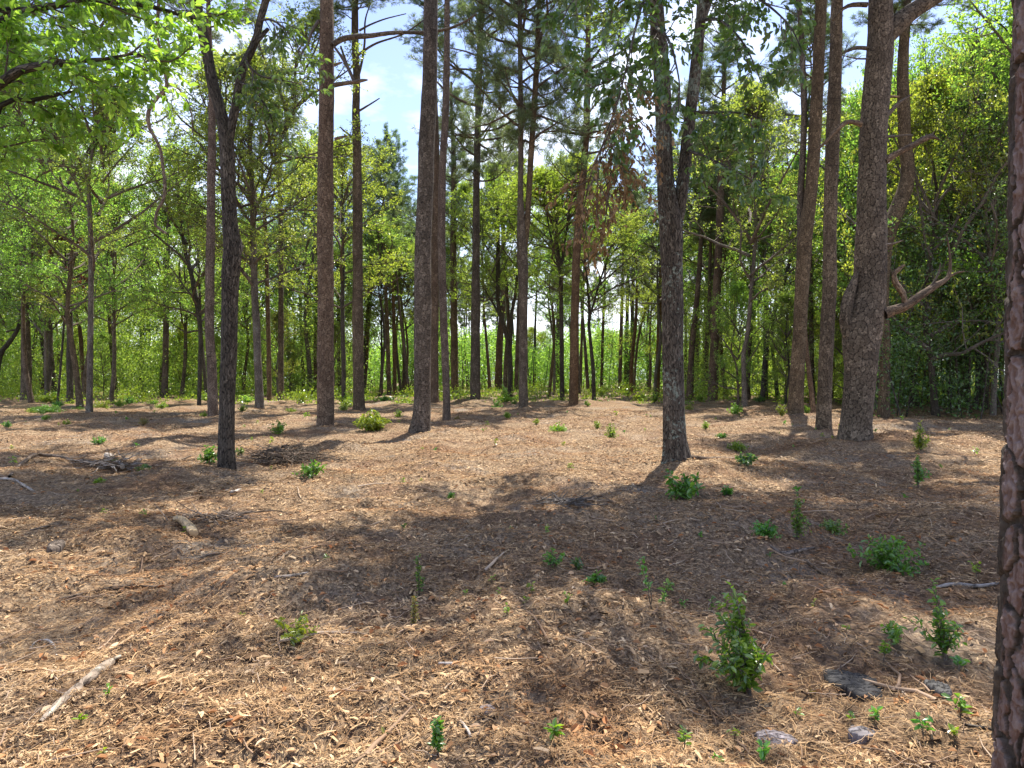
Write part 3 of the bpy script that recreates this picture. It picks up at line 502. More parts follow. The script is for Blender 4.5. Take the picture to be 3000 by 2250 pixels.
# near right-edge pine with deep plated bark (real relief)
def near_pine():
    Y = 2.78; base = np.array([P(3094, 2300, Y)[0], Y, float(H(2.1, Y))]); root = thing('pine_tree', 'close-up pine trunk with deep flaking bark plates at the very right edge', 'pine tree', base.tolist(), PG)
    g = np.random.default_rng(5); r0 = .205; Nv, Na = 900, 440; zs = np.linspace(-.2, 3.4, Nv); an = np.linspace(0, 2*np.pi, Na, endpoint=False)
    U = an*r0; circ = 2*np.pi*r0; px, py, hh = [], [], []
    A, Z = np.meshgrid(U, zs); 
    _w = lambda s, fx, fz, k: sum(math.pow(.72, q)*np.sin(A*fx*(1.31**q)*math.cos(q*2.4+s)+Z*fz*(1.31**q)*math.sin(q*2.4+s)+q*7.7+s) for q in range(k))
    wz = A+.0105*_w(1., 40, 26, 11); zz = Z+.020*_w(2.3, 46, 22, 11)
    def cells(cw, chh, seed):
        gg = np.random.default_rng(seed); nx = int(round(circ/cw)); cw = circ/nx; ny = int(5.4/chh); sx_, sz_ = [], []
        for i in range(nx):
            for k in range(ny): sx_.append((i+.5*(k % 2)+gg.uniform(-.35, .35)+.5)*cw % circ); sz_.append(-.6+(k+gg.uniform(-.3, .3))*chh)
        sx_ = np.array(sx_); sz_ = np.array(sz_); r = gg.uniform(size=len(sx_)); kd = kdtree.KDTree(3*len(sx_))
        for o in (-1, 0, 1):
            for i in range(len(sx_)): kd.insert((sx_[i]+o*circ, sz_[i]*cw/chh, 0), i)
        kd.balance(); e = np.zeros(A.size); idr = np.zeros(A.size); fx = (wz % circ).ravel(); fz = (zz*cw/chh).ravel()
        for i in range(A.size):
            q = kd.find_n((fx[i], fz[i], 0), 2); e[i] = (q[1][2]-q[0][2])/cw; idr[i] = r[q[0][1]]
        return e.reshape(A.shape), idr.reshape(A.shape)
    e1, id1 = cells(.098, .30, 1); e2, id2 = cells(.036, .075, 2); e3, id3 = cells(.014, .11, 4)
    sm = lambda x, a, b: (lambda t: t*t*(3-2*t))(np.clip((x-a)/(b-a), 0, 1))
    side = sm(an[None]+.10*np.sin(Z*4.3+1)+.06*np.sin(Z*11)+.03*np.sin(Z*29), 2.80, 2.92)
    plate = sm(e1, .09, .15)*(.25+.75*side); T_ = .5+.5*np.sin(e1*9+2.2*_w(4., 60, 38, 9)); T_ = (np.floor(T_*4)+sm(T_*4 % 1, .8, 1))/4; flake = sm(e2, .0, .10); fib = sm(e3, 0, .4)
    h = -.034+plate*(.030+.016*(id1-.5))+(.010*(T_-.5)+.003*(id2-.5))*plate+.0012*flake*plate+g.normal(0, .0004, A.shape)+(.007*id3*fib+.002*id3)*(1-plate)+(.022+.012*(id1-.5))*(1-side)*sm(e1, .0, .3)
    r = (r0+.012*np.exp(-(Z+.02)/.35)+h)*(1-Z*.012); lean = Z*.015
    v = np.stack([np.cos(an)[None]*r+lean, np.sin(an)[None]*r, Z], -1); i = np.arange(Nv-1)[:, None]; j = np.arange(Na)[None]
    q = np.stack([i*Na+j, i*Na+(j+1) % Na, (i+1)*Na+(j+1) % Na, (i+1)*Na+j], -1).reshape(-1, 4); mb = MB(); mb.add(v, q)
    m, n, l = newmat('plated_bark'); at = n.new('ShaderNodeAttribute'); at.attribute_name = 'plate'; sp = n.new('ShaderNodeSeparateColor'); l.new(at.outputs['Color'], sp.inputs[0])
    tc = n.new('ShaderNodeTexCoord'); nz = n.new('ShaderNodeTexNoise'); nz.inputs['Scale'].default_value = 30; nz.inputs['Detail'].default_value = 8; nz.inputs['Roughness'].default_value = .7
    mp = n.new('ShaderNodeMapping'); mp.inputs['Scale'].default_value = (1, 1, .45); l.new(tc.outputs['Object'], mp.inputs[0]); l.new(mp.outputs[0], nz.inputs[0])
    a = n.new('ShaderNodeMath'); a.operation = 'MULTIPLY_ADD'; a.inputs[1].default_value = .6; l.new(sp.outputs[1], a.inputs[0]); b = n.new('ShaderNodeMapRange'); b.inputs['From Min'].default_value = .3; b.inputs['From Max'].default_value = .7; b.inputs['To Min'].default_value = -.15; b.inputs['To Max'].default_value = .5
    l.new(nz.outputs[0], b.inputs['Value']); l.new(b.outputs[0], a.inputs[2])
    rp = ramp(n, [(0, (.10, .05, .033)), (.3, (.14, .09, .072)), (.6, (.19, .14, .125)), (1, (.27, .22, .20))]); l.new(a.outputs[0], rp.inputs[0])
    ck = ramp(n, [(.3, (.022, .017, .013)), (.7, (.11, .088, .068))]); l.new(nz.outputs[0], ck.inputs[0])
    mx = n.new('ShaderNodeMix'); mx.data_type = 'RGBA'; l.new(sp.outputs[0], mx.inputs['Factor']); l.new(ck.outputs[0], mx.inputs['A']); l.new(rp.outputs[0], mx.inputs['B'])
    bp = n.new('ShaderNodeBump'); bp.inputs['Distance'].default_value = .006; l.new(nz.outputs[0], bp.inputs['Height'])
    p = n.new('ShaderNodeBsdfPrincipled'); p.inputs['Roughness'].default_value = .9; p.inputs['Specular IOR Level'].default_value = .2; l.new(mx.outputs['Result'], p.inputs['Base Color']); l.new(bp.outputs[0], p.inputs['Normal'])
    o = n.new('ShaderNodeOutputMaterial'); l.new(p.outputs[0], o.inputs[0])
    me = mb.mesh('trunk', m, True); ca = me.color_attributes.new('plate', 'FLOAT_COLOR', 'POINT'); col = np.zeros((A.size, 4), np.float32); col[:, 0] = sm(e1+.10*(id2-.5), .12, .24).ravel()*side.ravel(); col[:, 1] = (id1*.35+T_*.65).ravel(); col[:, 3] = 1; ca.data.foreach_set('color', col.ravel())
    link('trunk', me, root)
    q = [(.050, 0, 3.36, r0*.97), (.12, 0, 8, .17), (.2, .1, 13, .12), (.25, .1, 18, .05), (.3, .1, 20, .012)]; link('upper_trunk', trunk_mesh('upper_trunk', smooth_path(q), B_pine, 14, 0, 5), root)
    for nm, me in (('branches', PC[2][0]), ('crown', PC[2][1])):
        o = link(nm, me, root, (.2, .1, 11)); o.scale = (1, 1, .9)
near_pine()

# --- left part
t4, g4, Y4 = T('hardwood_tree', 'grey hardwood with bare forking limbs spreading like a V, in the leafy left part', 'tree', HG, (262, 1201),
  [[(262, 1199, 18), (264, 1050, 16), (266, 900, 15), (267, 746, 15), (262, 600, 12), (259, 524, 11), (266, 470, 9), (271, 443, 8), (284, 395, 7), (294, 371, 6), (314, 322, 4), (334, 280, 3)],
   [(259, 530, 8), (235, 470, 7), (205, 435, 6), (172, 407, 5), (140, 355, 4), (108, 316, 3)], [(262, 620, 8), (245, 590, 6), (205, 560, 5), (158, 515, 4), (125, 450, 3), (104, 407, 2)], [(268, 470, 5), (283, 380, 5), (287, 330, 4), (279, 262, 3)]], B_grey, 15, 8, 'b2', .9, ext=False)
vine = smooth_path([(*P(x, y, 17.5), w/2/F*17.5) for x, y, w in ((470, -60, 10), (466, 0, 10), (460, 90, 10), (470, 160, 9), (488, 249, 10), (462, 285, 11), (436, 325, 11), (437, 370, 10), (455, 405, 9), (470, 440, 9), (477, 490, 9), (484, 545, 9), (478, 585, 9), (460, 620, 9), (455, 655, 9), (470, 672, 8), (488, 684, 7))], .06)
vo_ = link('hanging_vine', trunk_mesh('hanging_vine', rel(vine, vine[-1, :3]), B_dry, 8, 0, 3, .08), None, vine[-1, :3].tolist()); tag(vo_, 'bare twisting brown vine hanging in S-curves from the upper left canopy', 'vine')
v2 = smooth_path([(*P(x, y, 17.5), w/2/F*17.5) for x, y, w in ((490, 248, 6), (520, 258, 5), (548, 295, 4), (562, 340, 4), (564, 390, 4))], .08)
link('side_shoot', trunk_mesh('side_shoot', rel(v2, vine[-1, :3]), B_dry, 6, 0, 3, .05), vo_)
T('pine_tree', 'dark thick pine with a wide base near the left edge of the photo', 'pine tree', PG, (77, 1174), [[(77, 1172, 30), (77, 1060, 27), (75, 950, 23), (72, 850, 22), (70, 745, 20), (62, 480, 12), (60, 420, 10)]], B_pine, 25, 15, 'p3', 1.2, flare=.3)
T('leaning_hardwood', 'slanting thin dark trunk leaning in from the left edge behind the thick-based pine', 'tree', HG, (-15, 1168), [[(-15, 1168, 14), (0, 1045, 13), (30, 1000, 12), (55, 955, 10), (62, 880, 8), (68, 800, 7)]], B_oak, 14, 6, 'b1', 1)
T('hardwood_tree', 'thin straight hardwood between the thick-based pine and a pair of darker trunks at left', 'tree', HG, (137, 1176), [[(137, 1174, 11), (134, 1000, 10), (131, 850, 8), (132, 740, 7), (128, 600, 5)]], B_grey, 17, 6, 'b0', 1)
T('hardwood_tree', 'straight dark hardwood at left with rusty dead leaves hanging beside its upper trunk', 'tree', HG, (205, 1188), [[(205, 1186, 19), (205, 1000, 17), (206, 850, 15), (208, 700, 12), (210, 520, 8)]], B_oak, 17, 6.5, 'b3', .95)
T('pine_tree', 'tilted grey-brown pine leaning left, between the V-limbed hardwood and a leafy gap', 'pine tree', PG, (340, 1165), [[(340, 1163, 15), (331, 1060, 13), (322, 950, 11), (317, 860, 10), (316, 781, 9), (311, 650, 8)]], B_pine, 22, 13, 'p1', 1)
T('hardwood_tree', 'dark trunk rising from a dark rounded bush in the left background', 'tree', HG, (412, 1150), [[(412, 1148, 16), (415, 1030, 14), (418, 926, 13), (420, 800, 12), (417, 660, 9)]], B_oak, 17, 7, 'b1', 1)
T('pine_tree', 'pinkish pine at left under the low end of the hanging vine', 'pine tree', PG, (481, 1162), [[(481, 1161, 21), (485, 1060, 17), (487, 900, 16), (490, 760, 14), (492, 700, 12), (494, 640, 10)]], B_pinered, 20, 14, 'p2', 1)
T('hardwood_tree', 'twin-stemmed dark oak sapling left of the pink-barked pine', 'tree', HG, (583, 1182), [[(583, 1181, 12), (586, 1080, 12), (588, 990, 13), (580, 910, 13), (570, 860, 13), (558, 790, 12), (545, 745, 11), (530, 660, 8)]], B_oak, 15, 7, 'b0', 1)
T('hardwood_tree', 'slim dark stem bending behind the twin-stemmed sapling', 'tree', HG, (606, 1178), [[(606, 1177, 10), (598, 1080, 10), (591, 1010, 9), (588, 960, 8)]], B_oak, 13, 7, 'b2', .7)
T('hardwood_tree', 'greyish hardwood with a flared base and forking crown right of the dark Y-forked oak', 'tree', HG, (761, 1199),
  [[(761, 1197, 25), (757, 1100, 23), (752, 971, 21), (746, 850, 20), (742, 700, 18), (740, 588, 15), (733, 430, 12), (728, 300, 8)], [(745, 800, 10), (728, 755, 11), (706, 715, 10), (690, 640, 8), (675, 560, 6)], [(742, 640, 8), (770, 560, 7), (800, 470, 6), (830, 400, 5), (865, 330, 4)]], B_grey, 17, 8, 'b3', 1.0, flare=.35)
T('pine_tree', 'thin pinkish pine standing next to the greyish flared hardwood', 'pine tree', PG, (789, 1176), [[(789, 1175, 14), (787, 1000, 13), (783, 850, 12), (779, 700, 11), (770, 560, 9)]], B_pinered, 24, 15, 'p0', .9)
T('pine_tree', 'straight brown pine midway between the greyish hardwood and the large reddish pine', 'pine tree', PG, (822, 1168), [[(822, 1166, 18), (823, 1000, 16), (823, 850, 15), (823, 700, 14), (820, 540, 11)]], B_pine, 23, 14, 'p2', 1)
T('leaning_pine', 'thin pine leaning left behind the straight brown pine', 'pine tree', FG, (859, 1154), [[(859, 1152, 11), (850, 1060, 10), (842, 971, 9), (838, 860, 8)]], B_pinered, 17, 12, 'p1', .8)
T('pine_tree', 'slim far pine left of the large reddish pine, leaning slightly left', 'pine tree', FG, (890, 1149), [[(890, 1147, 10), (884, 1000, 9), (876, 790, 8)]], B_pinegrey, 22, 14, 'p3', 1)
T('pine_tree', 'far grey pine seen just left of the large reddish pine', 'pine tree', FG, (906, 1149), [[(906, 1147, 12), (906, 1000, 12), (907, 812, 10)]], B_pinegrey, 23, 13, 'p0', 1.1)
T('pine_tree', 'pine mostly hidden behind the left side of the large reddish pine', 'pine tree', PG, (926, 1161), [[(926, 1159, 16), (927, 1000, 15), (928, 850, 13)]], B_pinered, 23, 15, 'p1', 1)
T('hardwood_tree', 'dark hardwood between the large reddish pine and the slim rough pine', 'tree', HG, (1007, 1179), [[(1007, 1177, 13), (1006, 1060, 13), (1003, 900, 12), (1005, 760, 10), (1003, 600, 8)]], B_oak, 16, 8, 'y1', 1.0)
T('pine_tree', 'thin pine just left of the dark hardwood behind the slim rough pine', 'pine tree', FG, (994, 1159), [[(994, 1157, 9), (992, 1000, 9), (990, 820, 8)]], B_pinered, 22, 14, 'p2', 1)
T('pine_tree', 'far pine with a wavy trunk left of the big central pine', 'pine tree', FG, (1140, 1158), [[(1140, 1156, 13), (1136, 1000, 12), (1132, 900, 11), (1128, 800, 9), (1124, 700, 8)]], B_pine, 21, 12, 'p0', 1)
T('pine_tree', 'pale slender far pine immediately left of the central pines', 'pine tree', FG, (1157, 1156), [[(1157, 1154, 11), (1155, 1000, 11), (1150, 800, 8), (1146, 700, 7)]], B_pinered, 23, 13, 'p3', 1)
T('leaning_pine', 'thin far pine tilting left towards the pale slender pine', 'pine tree', FG, (1199, 1160), [[(1199, 1158, 9), (1190, 1080, 9), (1180, 990, 8), (1168, 880, 7)]], B_pinered, 18, 11, 'p2', .9)
T('young_tree', 'thin straight young tree, dark against bright leaves, left of the central pines', 'tree', FG, (1119, 1156), [[(1119, 1154, 7), (1118, 1000, 6), (1117, 900, 5)]], B_oak, 12, 3, 'b2', .7)
# --- centre-right
T('pine_tree', 'pinkish far pine behind the left limb of the dark Y-shaped hardwood', 'pine tree', FG, (1460, 1149), [[(1460, 1147, 23), (1462, 1050, 21), (1466, 971, 19), (1474, 880, 16), (1475, 760, 14), (1474, 600, 11)]], B_pinered, 30, 20, 'p1', 1.4)
T('pine_tree', 'far pine seen between the dark Y-shaped hardwood and the double-stemmed pine', 'pine tree', FG, (1512, 1145), [[(1512, 1143, 13), (1516, 1000, 11), (1519, 900, 9)]], B_pinered, 26, 17, 'p2', 1.1)
T('hardwood_tree', 'dark Y-shaped hardwood with ivy at its foot, left of the double-stemmed pine', 'tree', HG, (1494, 1167),
  [[(1494, 1165, 15), (1495, 1080, 15), (1490, 1010, 14), (1478, 960, 13), (1462, 905, 12), (1458, 850, 12), (1459, 760, 12), (1458, 640, 9), (1450, 560, 7)], [(1494, 1040, 10), (1497, 980, 10), (1497, 935, 10), (1510, 860, 9), (1516, 790, 8), (1519, 700, 6)], [(1474, 945, 8), (1445, 890, 6), (1409, 827, 4), (1395, 770, 3)]], B_oak, 17, 9.5, 'y0', .75)
T('pine_tree', 'pinkish far pine tucked behind the greenish multi-limbed hardwood', 'pine tree', FG, (1633, 1143), [[(1633, 1141, 13), (1634, 1000, 13), (1637, 850, 11)]], B_pinered, 24, 15, 'p0', 1.1)
T('hardwood_tree', 'greenish hardwood with many upright limbs and bright foliage, left of the leaning red-brown pine', 'tree', HG, (1647, 1177),
  [[(1647, 1175, 14), (1646, 1050, 13), (1644, 880, 12), (1642, 790, 13), (1632, 720, 9), (1628, 640, 7), (1622, 540, 5)], [(1644, 800, 8), (1650, 740, 8), (1662, 660, 6), (1678, 560, 4)], [(1640, 790, 6), (1615, 700, 5), (1598, 600, 4)]], B_oak, 14.5, 9, 'y1', .95)
T('pine_tree', 'thin far pine just right of the leaning red-brown pine', 'pine tree', FG, (1700, 1147), [[(1700, 1145, 9), (1704, 1000, 8), (1711, 790, 7)]], B_pinered, 24, 15, 'p3', 1)
T('crooked_hardwood', 'crooked dark hardwood bending right and forking, in the gap left of the forked lichened oak', 'tree', HG, (1740, 1173),
  [[(1740, 1171, 12), (1738, 1090, 11), (1732, 1020, 10), (1725, 950, 9), (1728, 915, 9), (1722, 850, 7), (1719, 813, 7), (1712, 740, 5)], [(1727, 930, 7), (1742, 880, 6), (1757, 826, 6), (1778, 770, 5), (1816, 709, 4)]], B_oak, 14, 8, 'b0', .8)
T('pine_tree', 'thin pinkish far pine midway in the gap left of the forked lichened oak', 'pine tree', FG, (1762, 1141), [[(1762, 1139, 9), (1767, 950, 8), (1773, 790, 7)]], B_pinered, 25, 16, 'p1', 1)
for x, xt, w, yb, m_, lab in ((1815, 1826, 10, 1150, B_pinered, 'leftmost of three far pines close together left of the forked lichened oak'), (1833, 1841, 11, 1144, B_pine, 'middle of three far pines close together left of the forked lichened oak'), (1849, 1856, 11, 1145, B_pinegrey, 'rightmost of three far pines close together left of the forked lichened oak')):
    T('pine_tree', lab, 'pine tree', FG, (x, yb+1), [[(x, yb, w+1), ((x+xt)/2, 950, w), (xt, 745, w*.75)]], m_, 25, 15, 'p', 1.05)
T('crooked_hardwood', 'crooked brown sapling arching right beside three far pines', 'tree', HG, (1857, 1155), [[(1857, 1153, 8), (1862, 1060, 7), (1872, 980, 7), (1888, 917, 6), (1902, 872, 6), (1929, 836, 4)]], B_pinered, 11, 5.5, 'y0', .7, ext=False)
T('pine_tree', 'red-brown pine just left of the forked lichened oak with a bush at its foot', 'pine tree', PG, (1925, 1160), [[(1925, 1158, 15), (1928, 1050, 14), (1932, 926, 13), (1936, 800, 12)]], B_pinered, 25, 16, 'p2', 1)
T('pine_tree', 'straight far pine between the forked lichened oak and the dark-based pine', 'pine tree', FG, (2040, 1152), [[(2040, 1150, 14), (2043, 950, 13), (2047, 770, 10)]], B_pinegrey, 25, 16, 'p3', 1.1)
for x, xt, w, yb, lab in ((2060, 2072, 11, 1146, 'far pine partly behind the left edge of the dark-based pine'), (2071, 2084, 13, 1144, 'far pine directly behind the dark-based pine'), (2114, 2118, 9, 1142, 'thin far pine nearest the right side of the dark-based pine'),
                     (2129, 2132, 11, 1143, 'second far pine right of the dark-based pine'), (2141, 2144, 9, 1142, 'third far pine right of the dark-based pine'), (2153, 2152, 12, 1143, 'fourth and palest far pine right of the dark-based pine'),
                     (2209, 2211, 9, 1145, 'far pine left of the two leaning dark hardwoods on the right'), (2221, 2222, 7, 1144, 'very thin far pine between the curved and the leaning hardwood'), (2281, 2292, 13, 1143, 'far pine standing between the leaning hardwood and the stout scarred pine')):
    T('pine_tree', lab, 'pine tree', FG, (x, yb+1), [[(x, yb, w+1), ((x+xt)/2, 950, w), (xt, 745, w*.75)]], B_pinegrey if x % 2 else B_pine, 25, 15.5, 'p', 1.05)
T('curved_hardwood', 'slim hardwood, bowed trunk curving right, between dark-based pine and stout scarred pine', 'tree', HG, (2182, 1201), [[(2182, 1199, 18), (2180, 1120, 14), (2178, 1040, 13), (2191, 971, 12), (2202, 836, 11), (2213, 700, 11), (2213, 588, 10), (2208, 480, 7)]], B_grey, 15, 7, 'b1', .95)
T('leaning_hardwood', 'dark hardwood leaning strongly right toward the stout scarred pine', 'tree', HG, (2233, 1180), [[(2233, 1178, 15), (2240, 1080, 14), (2248, 994, 13), (2268, 917, 12), (2301, 813, 11), (2321, 736, 10), (2335, 660, 8)]], B_oak, 15, 7, 'b3', .95)
T('pine_tree', 'straight pine whose base is hidden by the dark leaning hardwood', 'pine tree', PG, (2244, 1165), [[(2244, 1163, 13), (2242, 950, 12), (2239, 745, 10)]], B_pine, 23, 15, 'p0', 1)
T('pine_tree', 'grey pine trunk in the slot between the stout scarred pine and its reddish neighbour', 'pine tree', PG, (2379, 1185), [[(2379, 1183, 16), (2377, 1000, 14), (2374, 800, 13), (2373, 680, 12)]], B_pinegrey, 23, 15, 'p1', 1)

# ------------------------------------------------------------------ background wood
def stem_variant(k, broad):
    g = np.random.default_rng(300+k); h = 20 if not broad else 15; n = 7; pts = []
    x = y = 0
    for i in range(n):
        z = -.3+(h+.3)*i/(n-1); pts.append((x, y, z, (.20 if not broad else .15)*(1-i/(n-1))**.8+.012)); x += g.normal(0, .16 if not broad else .3); y += g.normal(0, .16 if not broad else .3)
    sp = smooth_path(pts, .8); return sp, trunk_mesh('trunk', sp, (B_pine, B_pinered, B_grey, B_oak)[k % 4] if broad else (B_pine, B_pinered, B_pinegrey)[k % 3], 9, .3, k)
PV = [stem_variant(k, False) for k in range(3)]; BV = [stem_variant(10+k, True) for k in range(4)]
def far_tree(g, x, y, kind, s, label, group, cs=1.0, lowc=None):
    broad = kind != 'p'; sp, tm = (BV if broad else PV)[int(g.integers(4 if broad else 3))]; h = sp[-1, 2]
    root = thing('pine_tree' if not broad else 'hardwood_tree', label, 'pine tree' if not broad else 'tree', (x, y, float(H(x, y))), group); root.scale = (s, s, s); root.rotation_euler[2] = g.uniform(0, 6.28)
    link('trunk', tm, root); lib = {'p': PC, 'b': BC, 'y': YC, 'd': DC}[kind]; hs = {'p': [10]*4, 'b': [8, 10, 7, 11], 'y': [7, 9], 'd': [8, 10]}[kind]; i = int(g.integers(len(lib)))
    zc = (lowc if lowc is not None else g.uniform(.45, .6) if not broad else g.uniform(.28, .48))*h; a = at_z(sp, zc); rz = g.uniform(0, 6.28)
    for nm, me in (('branches', lib[i][0]), ('crown', lib[i][1])):
        o = link(nm, me, root, a.tolist()); o.rotation_euler[2] = rz; o.scale = (cs, cs, (h-zc)/hs[i])
def px_x(px, Y): return (px-1500)/F*Y
g = np.random.default_rng(77)
MB_ = 'slender leafy tree rising behind the pines in the middle of the clearing'; MP = 'bare-boled pine with a feathery crown behind the middle of the clearing'; GM = ('leafy trees behind the middle', 'pines behind the middle')
LU = 'small understorey tree leafy down to the ground in the left wood'; GU = ('understorey trees of the left wood', '')
LB = 'leafy hardwood in the dense wood behind the left side of the clearing'; LP = 'tall pine in the wood behind the left side of the clearing'
CB = 'low leafy tree in the sunlit wood edge beyond the middle of the clearing'; CP = 'distant pine rising over the sunlit wood edge beyond the middle'
RB = 'leafy hardwood in the dense shady wood along the right side'; RP = 'pine standing within the dense shady wood on the right'
def zone(n, x0, x1, y0, y1, kinds, s0, s1, labs, grp, mind=1.6, cs=1.15, lowc=None):
    pts = []
    tries = 0
    while len(pts) < n and tries < 9000:
        tries += 1; Y = g.uniform(y0, y1); X = px_x(g.uniform(x0, x1), Y)
        if all((X-a)**2+(Y-b)**2 > mind**2 for a, b in pts) and all((X-t.location.x)**2+(Y-t.location.y)**2 > 1 for t in TREES): pts.append((X, Y))
    for X, Y in pts:
        k = kinds[int(g.integers(len(kinds)))]; far_tree(g, X, Y, k, g.uniform(s0, s1), labs[0 if k != 'p' else 1], grp[0 if k != 'p' else 1], cs, lowc)
GL = ('hardwoods of the left wood', 'pines of the left wood'); GC = ('low trees of the far wood edge', 'distant pines beyond the clearing'); GR = ('hardwoods of the right wood', 'pines of the right wood')
zone(44, -350, 950, 55, 95, 'bbyb', .9, 1.35, (LB, LP), GL, 3.0, 1.3)
zone(9, -300, 900, 55, 92, 'p', .95, 1.25, (LB, LP), GL, 4)
zone(11, -420, 360, 34, 52, 'bby', .8, 1.1, (LB, LP), GL, 3)
zone(26, -500, 1000, 48, 85, 'yby', .25, .45, (LU, LP), GU, 2.4, 1.5, .1)
zone(30, 900, 2250, 88, 112, 'byby', .42, .66, (CB, CP), GC, 3.0, 1.7, .02)
zone(15, 980, 2100, 80, 125, 'p', .75, 1.15, (CB, CP), GC, 4)
zone(8, 1080, 2000, 55, 80, 'p', .85, 1.1, (MB_, MP), GM, 5, 1.3, .48)
zone(7, 1050, 1950, 52, 75, 'yb', .8, 1.05, (MB_, MP), GM, 6, 1.2, .5)
zone(5, 1000, 1230, 55, 72, 'yb', .82, 1.05, (MB_, MP), GM, 2.5, 1.3, .42)
zone(3, 1020, 1200, 60, 80, 'p', 1.0, 1.2, (MB_, MP), GM, 2.5, 1.4, .48)
zone(14, 1250, 2000, 84, 110, 'p', .7, .95, (CB, CP), GC, 2)
zone(28, 1980, 2680, 45, 85, 'bbpb', .9, 1.35, (RB, RP), GR, 2.6, 1.3)
zone(12, 2050, 2700, 38, 70, 'by', .3, .5, (RB, RP), GR, 2.2, 1.5, .1)
zone(14, 2560, 3300, 27, 42, 'byb', .8, 1.25, (RB, RP), GR, 2.2, 1.35, .14)
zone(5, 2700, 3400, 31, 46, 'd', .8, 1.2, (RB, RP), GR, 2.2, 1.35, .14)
zone(18, 2560, 3500, 42, 58, 'byb', 1.0, 1.4, (RB, RP), GR, 2.4, 1.3, .15)

# far thicket and undergrowth as single masses
def thicket(name, label, n, x0, x1, y0, y1, htf, size, mat, cl=55, spread=.55, seed=1):
    g = np.random.default_rng(seed); mb = MB(); nc = n//cl; Y = g.uniform(y0, y1, nc); px = g.uniform(x0, x1, nc); X = (px-1500)/F*Y; Z = htf(px, g.uniform(0, 1, nc), g)
    c = np.repeat(np.stack([X, Y, Z+H(X, Y)], -1), cl, 0)+g.normal(size=(nc*cl, 3))*np.array([spread, spread, spread*.55]); c[:, 2] = np.maximum(c[:, 2], .05)
    d = rnd_dirs(g, len(c)); L = size*g.uniform(.5, 1.4, len(c)); leaves(mb, c, d, nrm(np.array([0, 0, 1.])+g.normal(size=(len(c), 3))*.8), L, L*.6)
    tag(link(name, mb.mesh(name, mat)), label, kind='stuff')
def stems(name, label, n, x0, x1, y0, y1, h0, h1, r, mat, seed):
    g = np.random.default_rng(seed); Y = g.uniform(y0, y1, n); X = (g.uniform(x0, x1, n)-1500)/F*Y; Hh = g.uniform(h0, h1, n)
    p = grow(g, np.stack([X, Y, H(X, Y)-.1], -1), nrm(np.stack([g.normal(0, .12, n), g.normal(0, .12, n), np.ones(n)], -1)), Hh, 7, .07, .03); mb = MB(); tubes(mb, p, (r*g.uniform(.5, 1.3, n))[:, None]*np.linspace(1, .35, 7)[None], 6)
    tag(link(name, mb.mesh(name, mat, True)), label, kind='stuff')
thicket('far_thicket', 'sunlit leafy thicket closing off the far side of the clearing', 540000, -500, 2700, 82, 120, lambda px, u, g: u**.8*(7.2+1.4*np.sin(px/90)+1.1*np.sin(px/37)), .22, M_leaf, 60, .75, 1)
thicket('left_thicket', 'dense leafy undergrowth between the trunks of the left wood', 200000, -700, 1050, 56, 92, lambda px, u, g: u**1.1*9.0, .18, M_leaf, 60, .6, 2)
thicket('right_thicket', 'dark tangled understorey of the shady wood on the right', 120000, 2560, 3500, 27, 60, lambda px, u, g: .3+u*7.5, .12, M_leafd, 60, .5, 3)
thicket('right_far_thicket', 'leafy undergrowth filling the gaps behind the right-hand pines', 120000, 2000, 2900, 50, 92, lambda px, u, g: u**1.1*9, .17, M_leaf, 60, .6, 4)
thicket('ground_cover', 'bright low green plants along the far edge of the clearing', 60000, -600, 3000, 42, 95, lambda px, u, g: u*.34*(1.2+np.sin(px/47)+.7*np.sin(px/19)), .15, M_shruby, 70, .4, 5)
stems('thicket_stems', 'thin bare stems rising through the far thicket', 700, -600, 2900, 75, 115, 3, 9, .055, B_oak, 6)
stems('right_thicket_stems', 'thin dark saplings crowding the shady wood on the right', 130, 2560, 3400, 26, 50, 3, 8, .04, B_oak, 7)
for k, (x, y, w) in enumerate(((2832, 1196, 13), (2858, 1200, 11), (2884, 1203, 15), (2909, 1212, 14))):
    T('hardwood_tree', ('slim dark trunk furthest left of four at the mouth of the shady right wood', 'second slim trunk from the left at the mouth of the shady right wood', 'third slim trunk from the left at the mouth of the shady right wood', 'dark slightly bent trunk seen right beside the close-up pine')[k],
      'tree', 'trunks at the mouth of the right wood', (x, y), [[(x, y-2, w+2), (x+6, 1080, w), (x+2+(14 if k == 3 else 0), 960, w), (x-4, 820, w-2)]], B_grey if k == 3 else B_oak, 13, 4.5, 'd', .85)

